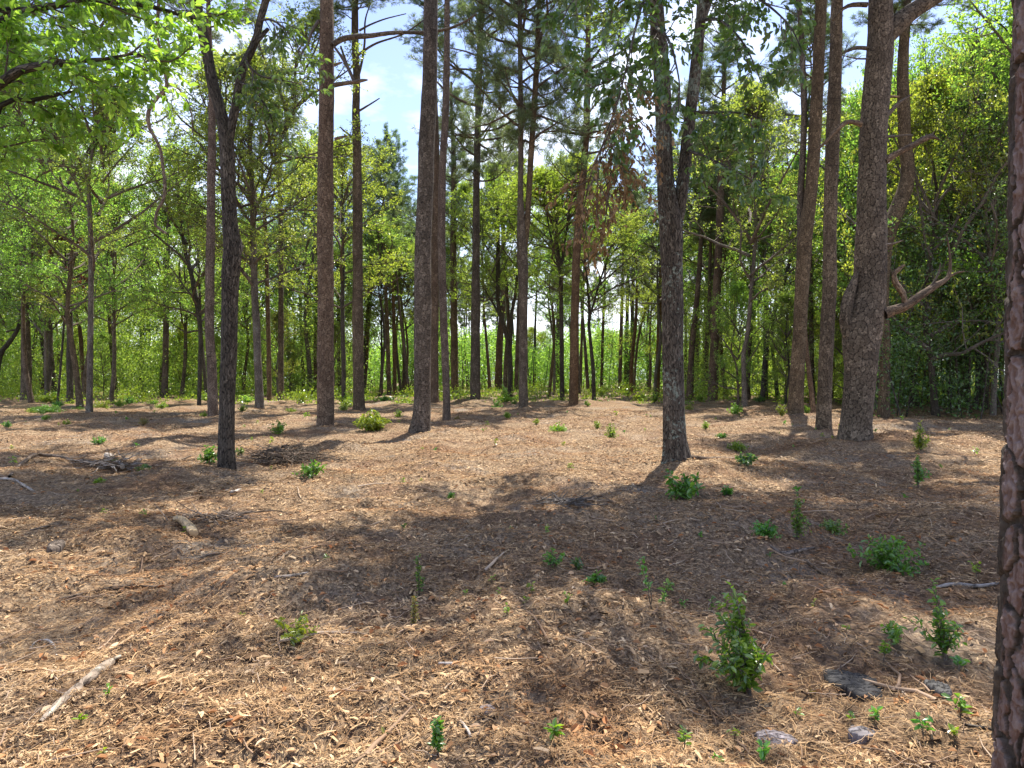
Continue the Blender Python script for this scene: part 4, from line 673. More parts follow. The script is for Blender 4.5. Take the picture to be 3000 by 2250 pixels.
# ------------------------------------------------------------------ overhanging foliage near the viewer
def spray(root, o, starts, n_sub, n_fan, per, leaf, mat, seed, spread=(.5, 1.2), droop=0., name='crown', brname='branches', L=(.4, 1.1)):
    """leafy sprays along guide paths: starts = list of dense paths (n,4) in world space"""
    g = np.random.default_rng(seed); mb = MB(); lb = MB(); S = []
    for p in starts:
        idx = np.linspace(0, len(p)-1, 9).astype(int); S.append(p[idx, :3])
    p1 = np.stack(S); b2, d2, t2 = sample(g, p1, n_sub, .12, 1.0); D2 = perp_dirs(g, d2, g.uniform(*spread, len(d2))); D2[:, 2] -= droop; L2 = g.uniform(*L, len(b2))*(1.1-.5*t2)
    p2 = grow(g, b2, nrm(D2), L2, 6, .16, -droop*.15); tubes(mb, p2-o, (.006+.007*L2)[:, None]*np.linspace(1, .3, 6)[None], 5)
    b3, d3, _ = sample(g, p2, n_fan, .15, 1.0); D3 = perp_dirs(g, d3, g.uniform(.4, 1.1, len(d3))); D3[:, 2] -= droop*.7; L3 = g.uniform(.12, .34, len(b3)); p3 = grow(g, b3, nrm(D3), L3, 3, .15, -droop*.1); tubes(mb, p3-o, np.full((len(b3), 1), .0035)*np.linspace(1, .5, 3)[None], 3)
    b4, d4, _ = sample(g, p3, per, .2, 1.1); D4 = perp_dirs(g, d4, g.uniform(.4, 1.2, len(d4))); D4[:, 2] -= .15+droop; Lf = leaf*g.uniform(.65, 1.25, len(b4)); n4 = nrm(np.array([0, 0, 1.])+g.normal(size=(len(b4), 3))*.7)
    leaves(lb, b4-o, D4, n4, Lf, Lf*.5, 0, True); link(brname, mb.mesh(brname, B_twig), root); link(name, lb.mesh(name, mat), root)
# oak just outside the left edge whose limbs reach in over the top-left corner
Yl = 6.6; bl = np.array([-6.1, Yl, float(H(-6.1, Yl))]); ol = thing('oak_tree', 'near oak reaching yellow-green leafy limbs over the upper left corner', 'oak tree', bl.tolist(), HG)
link('trunk', trunk_mesh('trunk', rel(smooth_path([(-6.1, Yl, bl[2]-.3, .24), (-6.1, Yl, 1, .21), (-6.2, Yl+.1, 3.2, .19), (-6.15, Yl, 5.5, .15), (-6.0, Yl, 8, .10), (-6, Yl, 10.5, .03)]), bl), B_oak, 20, .4, 4), ol)
gp = []
for pts in ([(-6.15, Yl, 3.2, .06), (-5.4, Yl, 3.9, .05), *[(*P(x, y, Yl-.2), w/2/F*Yl) for x, y, w in ((0, 245, 26), (60, 205, 24), (140, 192, 20), (230, 180, 15), (300, 174, 10), (350, 165, 7), (400, 158, 5), (440, 165, 3))]],
            [(-6.15, Yl, 2.9, .06), (-5.2, Yl+.3, 3.5, .04), *[(*P(x, y, Yl+.4), w/2/F*Yl) for x, y, w in ((0, 310, 16), (90, 295, 13), (180, 275, 9), (270, 258, 6), (330, 245, 3))]],
            [(-6.15, Yl, 4.2, .06), (-5.2, Yl-.2, 4.9, .05), *[(*P(x, y, Yl+.2), w/2/F*Yl) for x, y, w in ((0, 60, 18), (80, 30, 15), (160, 14, 12), (260, 0, 8), (370, 30, 4))]],
            [(-6.15, Yl, 4.8, .05), (-5.2, Yl+.8, 5.4, .04), (-4.2, Yl+1, 5.6, .03), (-3.4, Yl+1.2, 5.5, .015)],
            [(-6.1, Yl, 6, .05), (-7, Yl-.5, 6.8, .04), (-8.2, Yl-.8, 7.2, .015)], [(-6.1, Yl, 6.8, .05), (-5.6, Yl+1, 7.8, .04), (-5, Yl+2, 8.4, .015)], [(-6.1, Yl, 4, .05), (-7.2, Yl+.8, 4.8, .04), (-8.4, Yl+1, 5.2, .015)]):
    p = smooth_path(pts, .12); gp.append(p); link('limb', trunk_mesh('limb', rel(p, bl), B_oak, 9, 0, 3, .05), ol)
spray(ol, bl, gp, 17, 10, 10, .082, M_leafy, 5, (.4, 1.1), .05, L=(.35, 1.0))
# foliage of the two near oaks inside the frame: green sprays, and the drooping brown dead spray
def ppath(pts, Y): return smooth_path([(*P(x, y, Y+dy), .02) for x, y, dy in pts], .15)
gs = [ppath(p, Yo) for p in ([(760, 60, 0), (800, 60, -.6), (860, 110, -1), (880, 170, -1.3)], [(745, 130, 0), (720, 170, -.5), (760, 220, -1), (850, 240, -1.4)], [(700, 240, 0), (740, 260, -.5), (790, 330, -.9), (800, 380, -1)])]
for p in gs: p[:, 3] = np.linspace(.025, .008, len(p)); link('branch', trunk_mesh('branch', rel(p, g0o), B_oak, 6, 0, 3), oak)
spray(oak, g0o, gs, 8, 6, 5, .12, M_leafd, 15, (.4, 1.2), .15, L=(.3, .9))
gs = [ppath(p, Yf) for p in ([(1925, 40, 0), (1890, 0, -1), (1860, 90, -2.2), (1820, 260, -3), (1780, 380, -3.3), (1745, 480, -3.5)], [(1930, 200, 0), (1880, 190, -1), (1800, 230, -2), (1730, 260, -3)], [(2050, 60, 0), (2110, 60, -1), (2180, 130, -2), (2230, 240, -2.6)],
                          [(2030, 330, 0), (2080, 330, -.8), (2160, 330, -1.8), (2240, 350, -2.3)], [(2010, 440, 0), (2070, 460, -1), (2150, 500, -2), (2230, 540, -2.5)], [(1925, 0, 0), (1870, -60, -1), (1760, -60, -2), (1680, 0, -3), (1640, 80, -3.5)], [(2060, 0, 0), (2180, -20, -1.5), (2300, 60, -2.4), (2360, 170, -3)],
                          [(1922, 80, 0), (1960, 120, -2), (1990, 240, -2.6), (1985, 330, -3)])]
for p in gs: p[:, 3] = np.linspace(.032, .006, len(p)); link('branch', trunk_mesh('branch', rel(p, g0f), B_oakl, 6, 0, 3), frk)
spray(frk, g0f, gs, 11, 7, 5, .12, M_leafd, 16, (.5, 1.2), .2, L=(.3, .9))
gs = [ppath(p, Yf) for p in ([(1820, 260, -3), (1800, 330, -3), (1770, 430, -3.1), (1750, 520, -3.2)], [(1830, 240, -3), (1850, 330, -3), (1840, 430, -3), (1820, 520, -3)], [(1780, 400, -3.2), (1740, 480, -3.2), (1715, 580, -3.2), (1700, 680, -3.2)], [(1790, 420, -3.2), (1790, 500, -3), (1780, 600, -3), (1770, 680, -3)])]
for p in gs: p[:, 3] = np.linspace(.014, .004, len(p)); link('branch', trunk_mesh('branch', rel(p, g0f), B_dry, 5, 0, 3), frk)
spray(frk, g0f, gs, 9, 6, 4, .085, M_dead, 17, (.7, 1.3), .45, 'dead_foliage', 'dead_twigs', L=(.3, .95))
# rusty dead leaves in the left wood
dl = thing('oak_sapling', 'small tree carrying rusty dead leaves among the green of the left wood', 'tree', G(168, 1180).tolist()); o_ = np.array(dl.location); Yd = o_[1]
p = smooth_path([(*(o_-np.array([0, 0, .2])), .07), (*P(190, 900, Yd), .06), (*P(192, 650, Yd), .04), (*P(200, 520, Yd), .02)]); link('trunk', trunk_mesh('trunk', rel(p, o_), B_oak, 9, .2, 2), dl)
gs = [ppath(q, Yd) for q in ([(192, 640, 0), (170, 590, 0), (150, 560, 0)], [(195, 590, 0), (215, 640, .5), (225, 700, .5)], [(195, 700, 0), (175, 660, -.5), (165, 720, -.5)], [(192, 820, 0), (230, 800, 0), (262, 850, 0)])]
spray(dl, o_, gs, 8, 5, 5, .22, M_dead, 18, (.4, .9), .7, 'dead_foliage', 'dead_twigs', L=(.5, 1.6))

# ------------------------------------------------------------------ plants on the clearing floor
def plant(name, label, bx, by, w, h, kind='shrub', mat=None, leaf=.05, cat='plant', group=None, seed=None, lean=0., ns=None, dens=1.0):
    o = G(bx, by); Y = o[1]; W = w*Y/F; Hh = h*Y/F; g = np.random.default_rng(int(bx*7+by) if seed is None else seed); root = thing(name, label, cat, o.tolist(), group); mb = MB(); lb = MB()
    if kind == 'shrub': n = ns or 22; ang = g.uniform(0, 6.28, n); q = np.sqrt(g.uniform(0, 1, n)); tx = q*W*.46; tz = Hh*np.sqrt(np.clip(1-.8*q**2, .08, 1))*g.uniform(.45, .95, n)
    elif kind == 'sapling': n = ns or 5; ang = g.uniform(0, 6.28, n); q = g.uniform(.05, 1, n); q[0] = 0; tx = q*W*.42; tz = Hh*(1-.65*q)*g.uniform(.75, 1, n); tz[0] = Hh*.93
    else: n = ns or 2; ang = g.uniform(0, 6.28, n); q = g.uniform(.2, .9, n); tx = q*W*.3; tz = Hh*g.uniform(.6, .9, n); tz[0] = Hh*.85
    N = 7; t = np.linspace(0, 1, N)[None]; z = tz[:, None]*t**.85; rr = tx[:, None]*(t**1.5 if kind != 'shrub' else t**1.1); x = np.cos(ang)[:, None]*rr+lean*W*t**1.5+g.normal(0, .012*Hh, (n, N)); y = np.sin(ang)[:, None]*rr+g.normal(0, .012*Hh, (n, N))
    p = np.stack([x, y, z-.01*(t == 0)], -1); sr = max(.0018, .006*Hh**.6); tubes(mb, p, np.full((n, 1), sr)*np.linspace(1, .4, N)[None], 5)
    src = [p]
    if kind != 'sprig':
        k = 5 if kind == 'sapling' else 3; b, d, tt = sample(g, p, k, .2, .95); D = perp_dirs(g, d, g.uniform(.6, 1.2, len(d))); L = (.16 if kind == 'shrub' else .22)*max(W, Hh*.7)*(1.15-.7*tt)*g.uniform(.5, 1.2, len(b)); p2 = grow(g, b, D, L, 7, .1, .03); tubes(mb, p2, np.full((len(b), 1), sr*.6)*np.linspace(1, .5, N)[None], 4); src.append(p2)
    for s_ in src:
        ln = np.linalg.norm(np.diff(s_, axis=1), axis=-1).sum(1).mean(); k = int(np.clip(ln/(leaf*.36)*dens, 3, 26)); b, d, tt = sample(g, s_, k, .12 if kind != 'sprig' else .3, 1.02); D = perp_dirs(g, d, g.uniform(.6, 1.6, len(d))); D[:, 2] += g.uniform(-.35, .25, len(D))
        Lf = leaf*g.uniform(.5, 1.25, len(b))*(1.05-.25*tt); leaves(lb, b, D, nrm(np.array([0, 0, 1.])+g.normal(size=(len(b), 3))*.45), Lf, Lf*.52, 0, True, .16)
    link('stems', mb.mesh('stems', B_twig), root); link('foliage', lb.mesh('foliage', mat or M_shrub), root); return root
pl_ = plant
BG = 'small bushes dotting the clearing'; SG = 'seedlings in the foreground litter'
pl_('sapling_plant', 'tallest foreground plant, glossy oval leaves on a leaning stem, left of the dark stump', 2195, 2035, 285, 345, 'sapling', M_shrub, .056, lean=-.2, ns=17, dens=1.2, cat='plant')
pl_('sapling_plant', 'airy upright plant with round leaves near the close-up pine trunk', 2770, 1935, 215, 250, 'sapling', M_shrub, .045, lean=-.2, ns=10, dens=.9)
pl_('seedling', 'bushy low seedling branching left of the airy plant by the close-up pine', 2625, 1880, 150, 70, 'shrub', M_shrub, .045, ns=6, dens=.7)
pl_('low_shrub', 'low light-green seedling cluster on sunlit chips, lower left', 855, 1885, 180, 95, 'shrub', M_shruby, .038, ns=10, dens=.8)
pl_('seedling', 'slender upright seedling with a yellow tip in the sunny foreground centre', 1228, 1752, 62, 140, 'sapling', M_shrub, .032, ns=4, dens=.8)
pl_('seedling', 'spindly sprout with reddish-yellow leaves just below the yellow-tipped seedling', 1212, 1835, 40, 95, 'sapling', M_shrubr, .02, ns=5)
pl_('seedling', 'leafy seedling at the bottom centre-left edge of the photo', 1283, 2212, 80, 118, 'sapling', M_shrub, .032, ns=6)
pl_('seedling', 'bright seedling with a few broad upright leaves near the bottom centre', 1622, 2172, 55, 60, 'sprig', M_shruby, .05, ns=4, dens=1.4)
pl_('seedling', 'tall bare-stemmed seedling bending left in the centre-right foreground', 1908, 1782, 40, 165, 'sprig', M_shrub, .04, ns=2, lean=-.9, dens=.9)
pl_('seedling', 'shorter reddish-topped seedling beside the bending bare-stemmed one', 1938, 1780, 40, 62, 'sprig', M_shrub, .035, ns=3, lean=.4)
pl_('low_shrub', 'loose low plants on a small chip mound, centre-right foreground', 1612, 1664, 105, 75, 'shrub', M_shrub, .04, ns=8, dens=.6)
pl_('seedling', 'darker small plant right of the loose mound plants', 1688, 1668, 45, 40, 'shrub', M_leafd, .04, ns=6)
pl_('low_shrub', 'flat bright fern-like seedling below the darker mound plant', 1742, 1712, 80, 34, 'shrub', M_shrub, .045, ns=10)
pl_('oak_seedling', 'leafy oak bush with large leaves in front of the forked lichened oak', 1998, 1462, 130, 100, 'shrub', M_shrub, .10, ns=16, dens=.9)
pl_('low_shrub', 'dark bluish rounded bush between the forked oak and the thick pine', 2186, 1370, 72, 46, 'shrub', M_leafd, .075, ns=18)
pl_('low_shrub', 'low green mat at the left of the mid-right plant row', 2248, 1574, 105, 55, 'shrub', M_shrub, .045, ns=18)
pl_('sapling_plant', 'upright spiky shoot in the middle of the mid-right plant row', 2335, 1580, 92, 150, 'sapling', M_shrub, .04, ns=10)
pl_('low_shrub', 'low patch joining the spiky shoot and the biggest mid-right bush', 2446, 1566, 100, 60, 'shrub', M_shrub, .045, ns=14)
pl_('low_shrub', 'biggest leafy bush of the mid-right plant row', 2610, 1630, 245, 125, 'shrub', M_shrub, .062, ns=28, dens=1.1)
pl_('low_shrub', 'sunlit upright bush right of the thick dark pine', 2697, 1304, 68, 92, 'sapling', M_shruby, .07, ns=14)
pl_('low_shrub', 'thin shaded bush below the sunlit upright bush on the right', 2690, 1428, 90, 100, 'sapling', M_shrub, .06, ns=9)
pl_('low_shrub', 'dense bright round bush left of the big central pine', 1092, 1276, 112, 62, 'shrub', M_shruby, .11, ns=60, dens=1.3, cat='bush', group=BG)
pl_('low_shrub', 'leafy bush in the shade below the brush pile', 908, 1400, 108, 48, 'shrub', M_shrub, .075, ns=16, cat='bush', group=BG)
pl_('low_shrub', 'sparse bush left of the large reddish pine and above the brush pile', 816, 1276, 66, 48, 'shrub', M_shrub, .09, ns=14, cat='bush', group=BG)
pl_('low_shrub', 'green shoots at the left foot of the dark Y-forked oak', 612, 1352, 64, 60, 'shrub', M_shrub, .085, ns=12, cat='bush', group=BG)
pl_('low_shrub', 'small shoots at the right foot of the dark Y-forked oak', 703, 1328, 30, 30, 'shrub', M_shrub, .07, ns=6, cat='bush', group=BG)
for row in (('yellow-green twin bush, left and smaller one, in the sunny strip', 1750, 1258, 26, 38, M_shruby), ('yellow-green twin bush, right and larger one, in the sunny strip', 1790, 1264, 46, 54, M_shruby), ('pale spreading bush in the sunny strip left of the twin bushes', 1635, 1273, 68, 36, M_shruby),
            ('small bush in front of the double-stemmed pine mound', 1485, 1233, 30, 27, M_shruby), ('bush left of the double-stemmed pine with thin reddish sprouts', 1455, 1197, 40, 38, M_shrub), ('dark little bush at the left foot of the double-stemmed pine', 1508, 1193, 24, 24, M_shrub),
            ('bush at the foot of the red-brown pine left of the forked oak', 1918, 1181, 42, 38, M_shrub), ('pale bush right of the crooked dark hardwood', 1762, 1172, 32, 34, M_shruby), ('bright bush behind the crooked hardwood', 1838, 1160, 30, 20, M_shruby), ('little bush between crooked hardwood and three far pines', 1862, 1178, 24, 26, M_shruby),
            ('bright tall-leaved bush in the leafy left part beside the V-limbed hardwood', 300, 1201, 62, 54, M_shruby), ('dark low patch left of the V-limbed hardwood', 135, 1210, 110, 30, M_shrub), ('round green bush left of the tilted grey-brown pine foot', 380, 1186, 42, 25, M_shrub), ('dark rounded bush in the left background', 418, 1166, 56, 34, M_leafd),
            ('bright yellow-green bush in the sun below the left pines', 474, 1204, 44, 24, M_shruby), ('bright flat bush just behind the sunny yellow-green one', 450, 1184, 38, 18, M_shruby), ('small bright tuft on the bare ground at left', 194, 1229, 28, 19, M_shruby), ('browning spiky bush in the left middle ground', 420, 1247, 34, 28, M_shrubr),
            ('large bright bush left of the large reddish pine, far', 884, 1179, 54, 34, M_shruby), ('pale bush in front of the large bright far bush', 853, 1199, 38, 24, M_shruby), ('dark bush at the left foot of the slim rough pine', 1022, 1187, 32, 34, M_shrub), ('bush at the foot of the greyish flared hardwood', 711, 1205, 36, 26, M_shrub),
            ('yellowish thin bush between the slim rough pine and the big central pine', 1168, 1224, 34, 30, M_shruby), ('bright bush at the left foot of the stout scarred pine', 2290, 1226, 40, 50, M_shruby), ('bright bush between the stout scarred pine and its reddish neighbour', 2364, 1218, 24, 42, M_shruby), ('leafy bush at the foot of the dark Y-shaped hardwood', 1478, 1168, 46, 44, M_leafd),
            ('green bush under the straight lone brown pine, far left of it', 1360, 1160, 32, 12, M_shrub), ('bush right of the forked lichened oak foot', 2018, 1202, 30, 24, M_shruby), ('pale bushy patch left of the dark-based pine', 2052, 1177, 44, 24, M_shruby), ('small tuft left of the bushes in the sunny centre strip', 1572, 1243, 30, 18, M_shruby),
            ('low tuft in the shade under the left trees', 290, 1302, 42, 26, M_shrub), ('bluish low plant among the left debris', 423, 1382, 54, 26, M_leafd), ('tuft of green behind the left debris sticks', 290, 1417, 30, 16, M_shruby), ('grassy sprout near the left edge in the sunlit strip', 20, 1252, 34, 22, M_shrub),
            ('thin green sprouts at mid left in front of the dark patch', 135, 1236, 26, 22, M_shruby), ('small sprouts in the sunlit ground beside the pink-barked pine', 597, 1222, 24, 22, M_shruby), ('thin sprout right of the forked lichened oak in the sun', 2068, 1262, 26, 36, M_shruby), ('pale low sprouts left of the reddish pine', 2160, 1325, 70, 28, M_shruby),
            ('dark low sprouts near the two right-hand leaning hardwoods', 2225, 1186, 40, 22, M_shrub), ('green tuft right of the greenish multi-limbed hardwood', 1720, 1194, 24, 24, M_shrub), ('small bush in the shade right of the forked oak root', 2115, 1285, 44, 16, M_shrub), ('tiny seedling in the shade between centre pine and forked oak', 1320, 1465, 14, 22, M_shrub),
            ('small sprout in shade just right of the oak bush', 2132, 1452, 30, 34, M_shrub), ('low leafy bush under the far leaning pine at left', 1276, 1168, 24, 18, M_shrub), ('dry sprout cluster in the sunlit strip at the centre', 1340, 1228, 20, 20, M_shrubr)):
    lab, bx, by, w, h, mt = row; Yq = G(bx, by)[1]; pl_('bush', lab, bx, by, w, h, 'shrub', mt, max(.05, min(.16, 4.5*Yq/F)), cat='bush', group=BG, ns=max(12, int(w/1.8)), dens=1.1)
sp0 = pl_('sprout', 'stray little sprout of a few pale green leaves among the litter of the middle ground', 1180, 1420, 18, 22, 'sprig', M_shruby, .05, cat='sprout', group='stray sprouts in the middle ground', ns=3)
sp1 = pl_('sprout', 'stray little sprout of a few dark green leaves among the litter of the middle ground', 2050, 1580, 22, 26, 'sprig', M_shrub, .045, cat='sprout', group='stray sprouts in the middle ground', ns=4)
g = np.random.default_rng(92)
for k in range(90):
    Y = 5+27*g.uniform()**.8; X = px_x(g.uniform(-50, 2880), Y)
    if k % 3: X += 0.; 
    s_ = (sp0, sp1)[k % 2]; c = s_.copy(); C.objects.link(c); c.location = (X, Y, float(H(X, Y))); q = g.uniform(.5, 1.0+Y/22); c.scale = (q*g.uniform(.8, 1.5), q*g.uniform(.8, 1.5), q); c.rotation_euler = (g.normal(0, .2), g.normal(0, .2), g.uniform(0, 6.28))
    for ch in s_.children: d = ch.copy(); C.objects.link(d); d.parent = c
protos = []
for k, mt in enumerate((M_shruby, M_shrub, M_shruby, M_leaf)):
    protos.append(pl_('bush', 'low bright bush among the far trunks at the edge of the clearing', (150, 2420, 1210, 560)[k], (1160, 1164, 1158, 1163)[k], 46, 26, 'shrub', mt, .13, cat='bush', group='low bushes along the far tree line', ns=26))
g = np.random.default_rng(91)
for k in range(64):
    Y = g.uniform(30, 78); X = px_x(g.uniform(-150, 2950), Y)
    if 1150 < 1500+X/Y*F < 2100 and Y < 42: continue
    s_ = protos[k % 4]; c = s_.copy(); C.objects.link(c); c.location = (X, Y, float(H(X, Y))); q = g.uniform(.4, 1.1); c.scale = (q*g.uniform(.8, 1.6), q, q*g.uniform(.7, 1.3)); c.rotation_euler[2] = g.uniform(0, 6.28)
    for ch in s_.children: d = ch.copy(); C.objects.link(d); d.parent = c
for k, (bx, by, w, h, mt, wh) in enumerate(((2333, 2105, 40, 34, 1, 'above the grey bark slab'), (2492, 2122, 30, 40, 1, 'under the front of the dark stump'), (2571, 2120, 70, 46, 1, 'with several leaves just right below the stump'), (2704, 2160, 100, 70, 1, 'spreading in the lower right beside pale chips'), (2794, 2165, 60, 40, 0, 'yellowish, close to the lower right corner'),
        (2815, 2105, 110, 70, 1, 'with large oval leaves near the close-up trunk'), (2152, 2172, 55, 45, 0, 'left of the grey bark slab, with a yellow leaf'), (2090, 2240, 60, 40, 1, 'at the bottom edge left of the slab'), (2232, 2244, 90, 80, 1, 'taller, at the bottom edge below the slab'), (2006, 2205, 50, 90, 1, 'at the bottom edge, centre right'), (2374, 2040, 34, 24, 2, 'reddish, left of the stump'),
        (2479, 1852, 34, 28, 0, 'in the brown chips above the stump'), (2387, 1780, 30, 26, 0, 'in bare litter between the two tall plants'), (2294, 1722, 22, 22, 1, 'behind the tallest foreground plant'), (2083, 1800, 32, 60, 1, 'upright, left of the tallest foreground plant'), (2486, 1618, 34, 26, 0, 'at the left foot of the biggest mid-right bush'), (2142, 2020, 20, 20, 0, 'small bright one at the foot of the tallest plant'),
        (2590, 1935, 90, 70, 1, 'with round leaves above the dark stump'), (2860, 1690, 90, 50, 0, 'yellow-green, in the sun patch beside the close-up trunk'), (2810, 1965, 70, 46, 1, 'trailing at the foot of the airy plant'), (316, 2048, 26, 44, 0, 'beside the long split branch at lower left'), (237, 2118, 44, 26, 0, 'two-leaved, under the long split branch'), (306, 2218, 22, 22, 0, 'tiny, at the bottom left'),
        (708, 1818, 48, 28, 0, 'left of the low light-green cluster'), (1440, 1705, 28, 24, 0, 'left in the sunny centre'), (1462, 1752, 22, 30, 0, 'with upright leaves in the sunny centre'), (1484, 1808, 32, 44, 0, 'yellowish, lower in the sunny centre'), (1552, 1742, 50, 38, 0, 'with two pointed leaves in the sunny centre'), (1540, 1772, 16, 26, 0, 'tiny, beneath the two-pointed-leaf one'),
        (1662, 1778, 50, 46, 0, 'pale and arching, right of the sunny centre'), (1602, 1568, 24, 36, 0, 'yellow, at the shade edge in the centre'), (1494, 1554, 20, 14, 0, 'tiny, in the dappled shade centre'), (1120, 2172, 30, 26, 2, 'with red leaves, left of the bottom-centre seedling'), (1922, 1526, 22, 18, 1, 'in dappled shade under the oak bush'), (958, 1622, 14, 18, 1, 'lonely, at the shadow edge left of centre'),
        (2000, 1790, 40, 40, 1, 'low, beside the reddish-topped seedling'), (1365, 1748, 10, 20, 0, 'thread-like, right of the yellow-tipped seedling'))):
    pl_('seedling', 'tiny green seedling '+wh, bx, by, w, h, 'sprig', (M_shruby, M_shrub, M_shrubr)[mt], .034 if w < 60 else .045, cat='seedling', group=SG, ns=2+(w > 35)+(w > 65)*2, dens=.8)

# ------------------------------------------------------------------ logs, sticks, stump
def stick(name, label, pts, mat, cat='stick', lift=.0, sides=8, rough=.1, flat=1.0, group=None, cap=True, seed=2):
    q = []
    for x, y, w in pts: p = G(x, y); r = w/2/F*p[1]; q.append((p[0], p[1], p[2]+r*.7+lift, r))
    q = np.array(q); o = q[:, :3].mean(0); o[2] = q[:, 2].min(); sp = smooth_path(q.tolist(), max(.02, np.linalg.norm(q[-1, :3]-q[0, :3])/26)); me = trunk_mesh(name, rel(sp, o), mat, sides, 0, seed, rough, True)
    ob = link(name, me, None, o.tolist()); 
    return tag(ob, label, cat, group)
SGp = 'fallen sticks on the clearing floor'
stick('log', 'short pale-yellow stripped log in the left middle ground', [(507, 1514, 14), (528, 1530, 21), (553, 1555, 25), (568, 1573, 23)], B_log, 'log', .01, 16, .12)
stick('split_branch', 'long grey split branch lying diagonally at lower left', [(118, 2128, 12), (150, 2099, 22), (200, 2057, 28), (262, 2006, 30), (312, 1965, 28), (352, 1932, 10)], B_plank, 'branch', .012, 12, .018)
stick('stick', 'long thin brown stick below the pale log', [(165, 1756, 9), (235, 1745, 11), (320, 1728, 12), (380, 1722, 11), (470, 1721, 7)], B_dry, group=SGp)
stick('stick', 'dark red stick at the left edge', [(-10, 1772, 14), (35, 1762, 13), (70, 1752, 8)], B_pinered, group=SGp)
stick('branch', 'long bent fallen branch arching over the debris near the left edge', [(28, 1392, 9), (70, 1365, 10), (105, 1350, 10), (132, 1342, 11), (180, 1348, 8), (222, 1361, 6)], B_dry, 'branch', .05, group=SGp)
stick('branch', 'straight grey stick pointing down-right at the left edge', [(-10, 1408, 9), (40, 1425, 10), (98, 1441, 7)], B_dryg, 'branch', group=SGp)
stick('stick', 'thin long stick lying left of the dark Y-forked oak', [(352, 1358, 5), (430, 1348, 5), (500, 1340, 4), (560, 1341, 3)], B_twig, group=SGp)
stick('log', 'grey broken log end in the left debris heap', [(315, 1345, 20), (338, 1364, 18), (360, 1383, 14)], B_dryg, 'log', .03, 12)
stick('log', 'short brown log chunk right of the grey broken log end', [(376, 1378, 14), (392, 1369, 14), (410, 1361, 11)], B_dry, 'log', .02, 12)
stick('stick', 'straight thin twig above the long thin stick at left', [(88, 1555, 5), (145, 1542, 7), (215, 1528, 4)], B_dry, group=SGp)
stick('stick', 'curled wood strip under the pale log', [(525, 1636, 7), (565, 1628, 9), (610, 1628, 8), (700, 1622, 6)], B_dry, group=SGp)
stick('stick', 'pale stick lying in the shadow left of centre', [(805, 1692, 7), (850, 1689, 9), (910, 1678, 6)], B_dryg, group=SGp)
stick('stick', 'pale straight stake near the biggest mid-right bush', [(2360, 1647, 11), (2400, 1672, 9), (2448, 1697, 5)], B_dry, group=SGp)
stick('root', 'exposed brown root in front of the mid-right plant row', [(2255, 1600, 6), (2290, 1625, 12), (2330, 1618, 13), (2385, 1607, 7)], B_dry, 'root')
stick('root', 'knotted surface root running right from the forked oak', [(2020, 1345, 16), (2060, 1347, 12), (2120, 1346, 9), (2180, 1350, 6)], B_dry, 'root')
stick('stick', 'long pale wood strip beside the close-up pine trunk', [(2720, 1728, 6), (2790, 1716, 12), (2860, 1714, 12), (2925, 1708, 8)], B_dryg, group=SGp)
stick('stick', 'dark stick running under the close-up pine at lower right', [(2820, 2125, 9), (2870, 2135, 12), (2925, 2142, 14)], B_oak, group=SGp)
stick('stick', 'thin grey stick crossing the chips right of the dark stump', [(2630, 2015, 5), (2672, 2055, 8), (2730, 2105, 5)], B_dryg, group=SGp)
stick('stick', 'grey splintered stick in the shade patch at the bottom centre', [(1285, 1945, 7), (1330, 1950, 12), (1368, 1962, 6)], B_dryg, group=SGp)
stick('stick', 'grey forked stick near the bottom centre', [(1345, 2110, 9), (1365, 2135, 10), (1380, 2162, 8)], B_dryg, group=SGp)
stick('stick', 'short raised stick casting a shadow at the bottom left', [(643, 2162, 7), (660, 2150, 8), (682, 2138, 6)], B_dry, lift=.04, group=SGp)
stick('stick', 'small curved root shaped like a hook above the long split branch', [(88, 1900, 5), (110, 1880, 6), (140, 1878, 7), (160, 1898, 7), (166, 1922, 5)], B_dryg, group=SGp)
stick('stick', 'small forked driftwood-like stick in the shade below the brush pile', [(663, 1432, 8), (680, 1443, 9), (705, 1449, 6)], B_dryg, group=SGp)
stick('stick', 'dark branch lying behind the brush pile', [(700, 1300, 5), (760, 1288, 6), (812, 1280, 5)], B_twig, group=SGp)
stick('branch', 'fallen dark branch at the mouth of the shady right wood', [(2740, 1200, 6), (2775, 1196, 6), (2810, 1186, 4)], B_twig, 'branch', group=SGp)
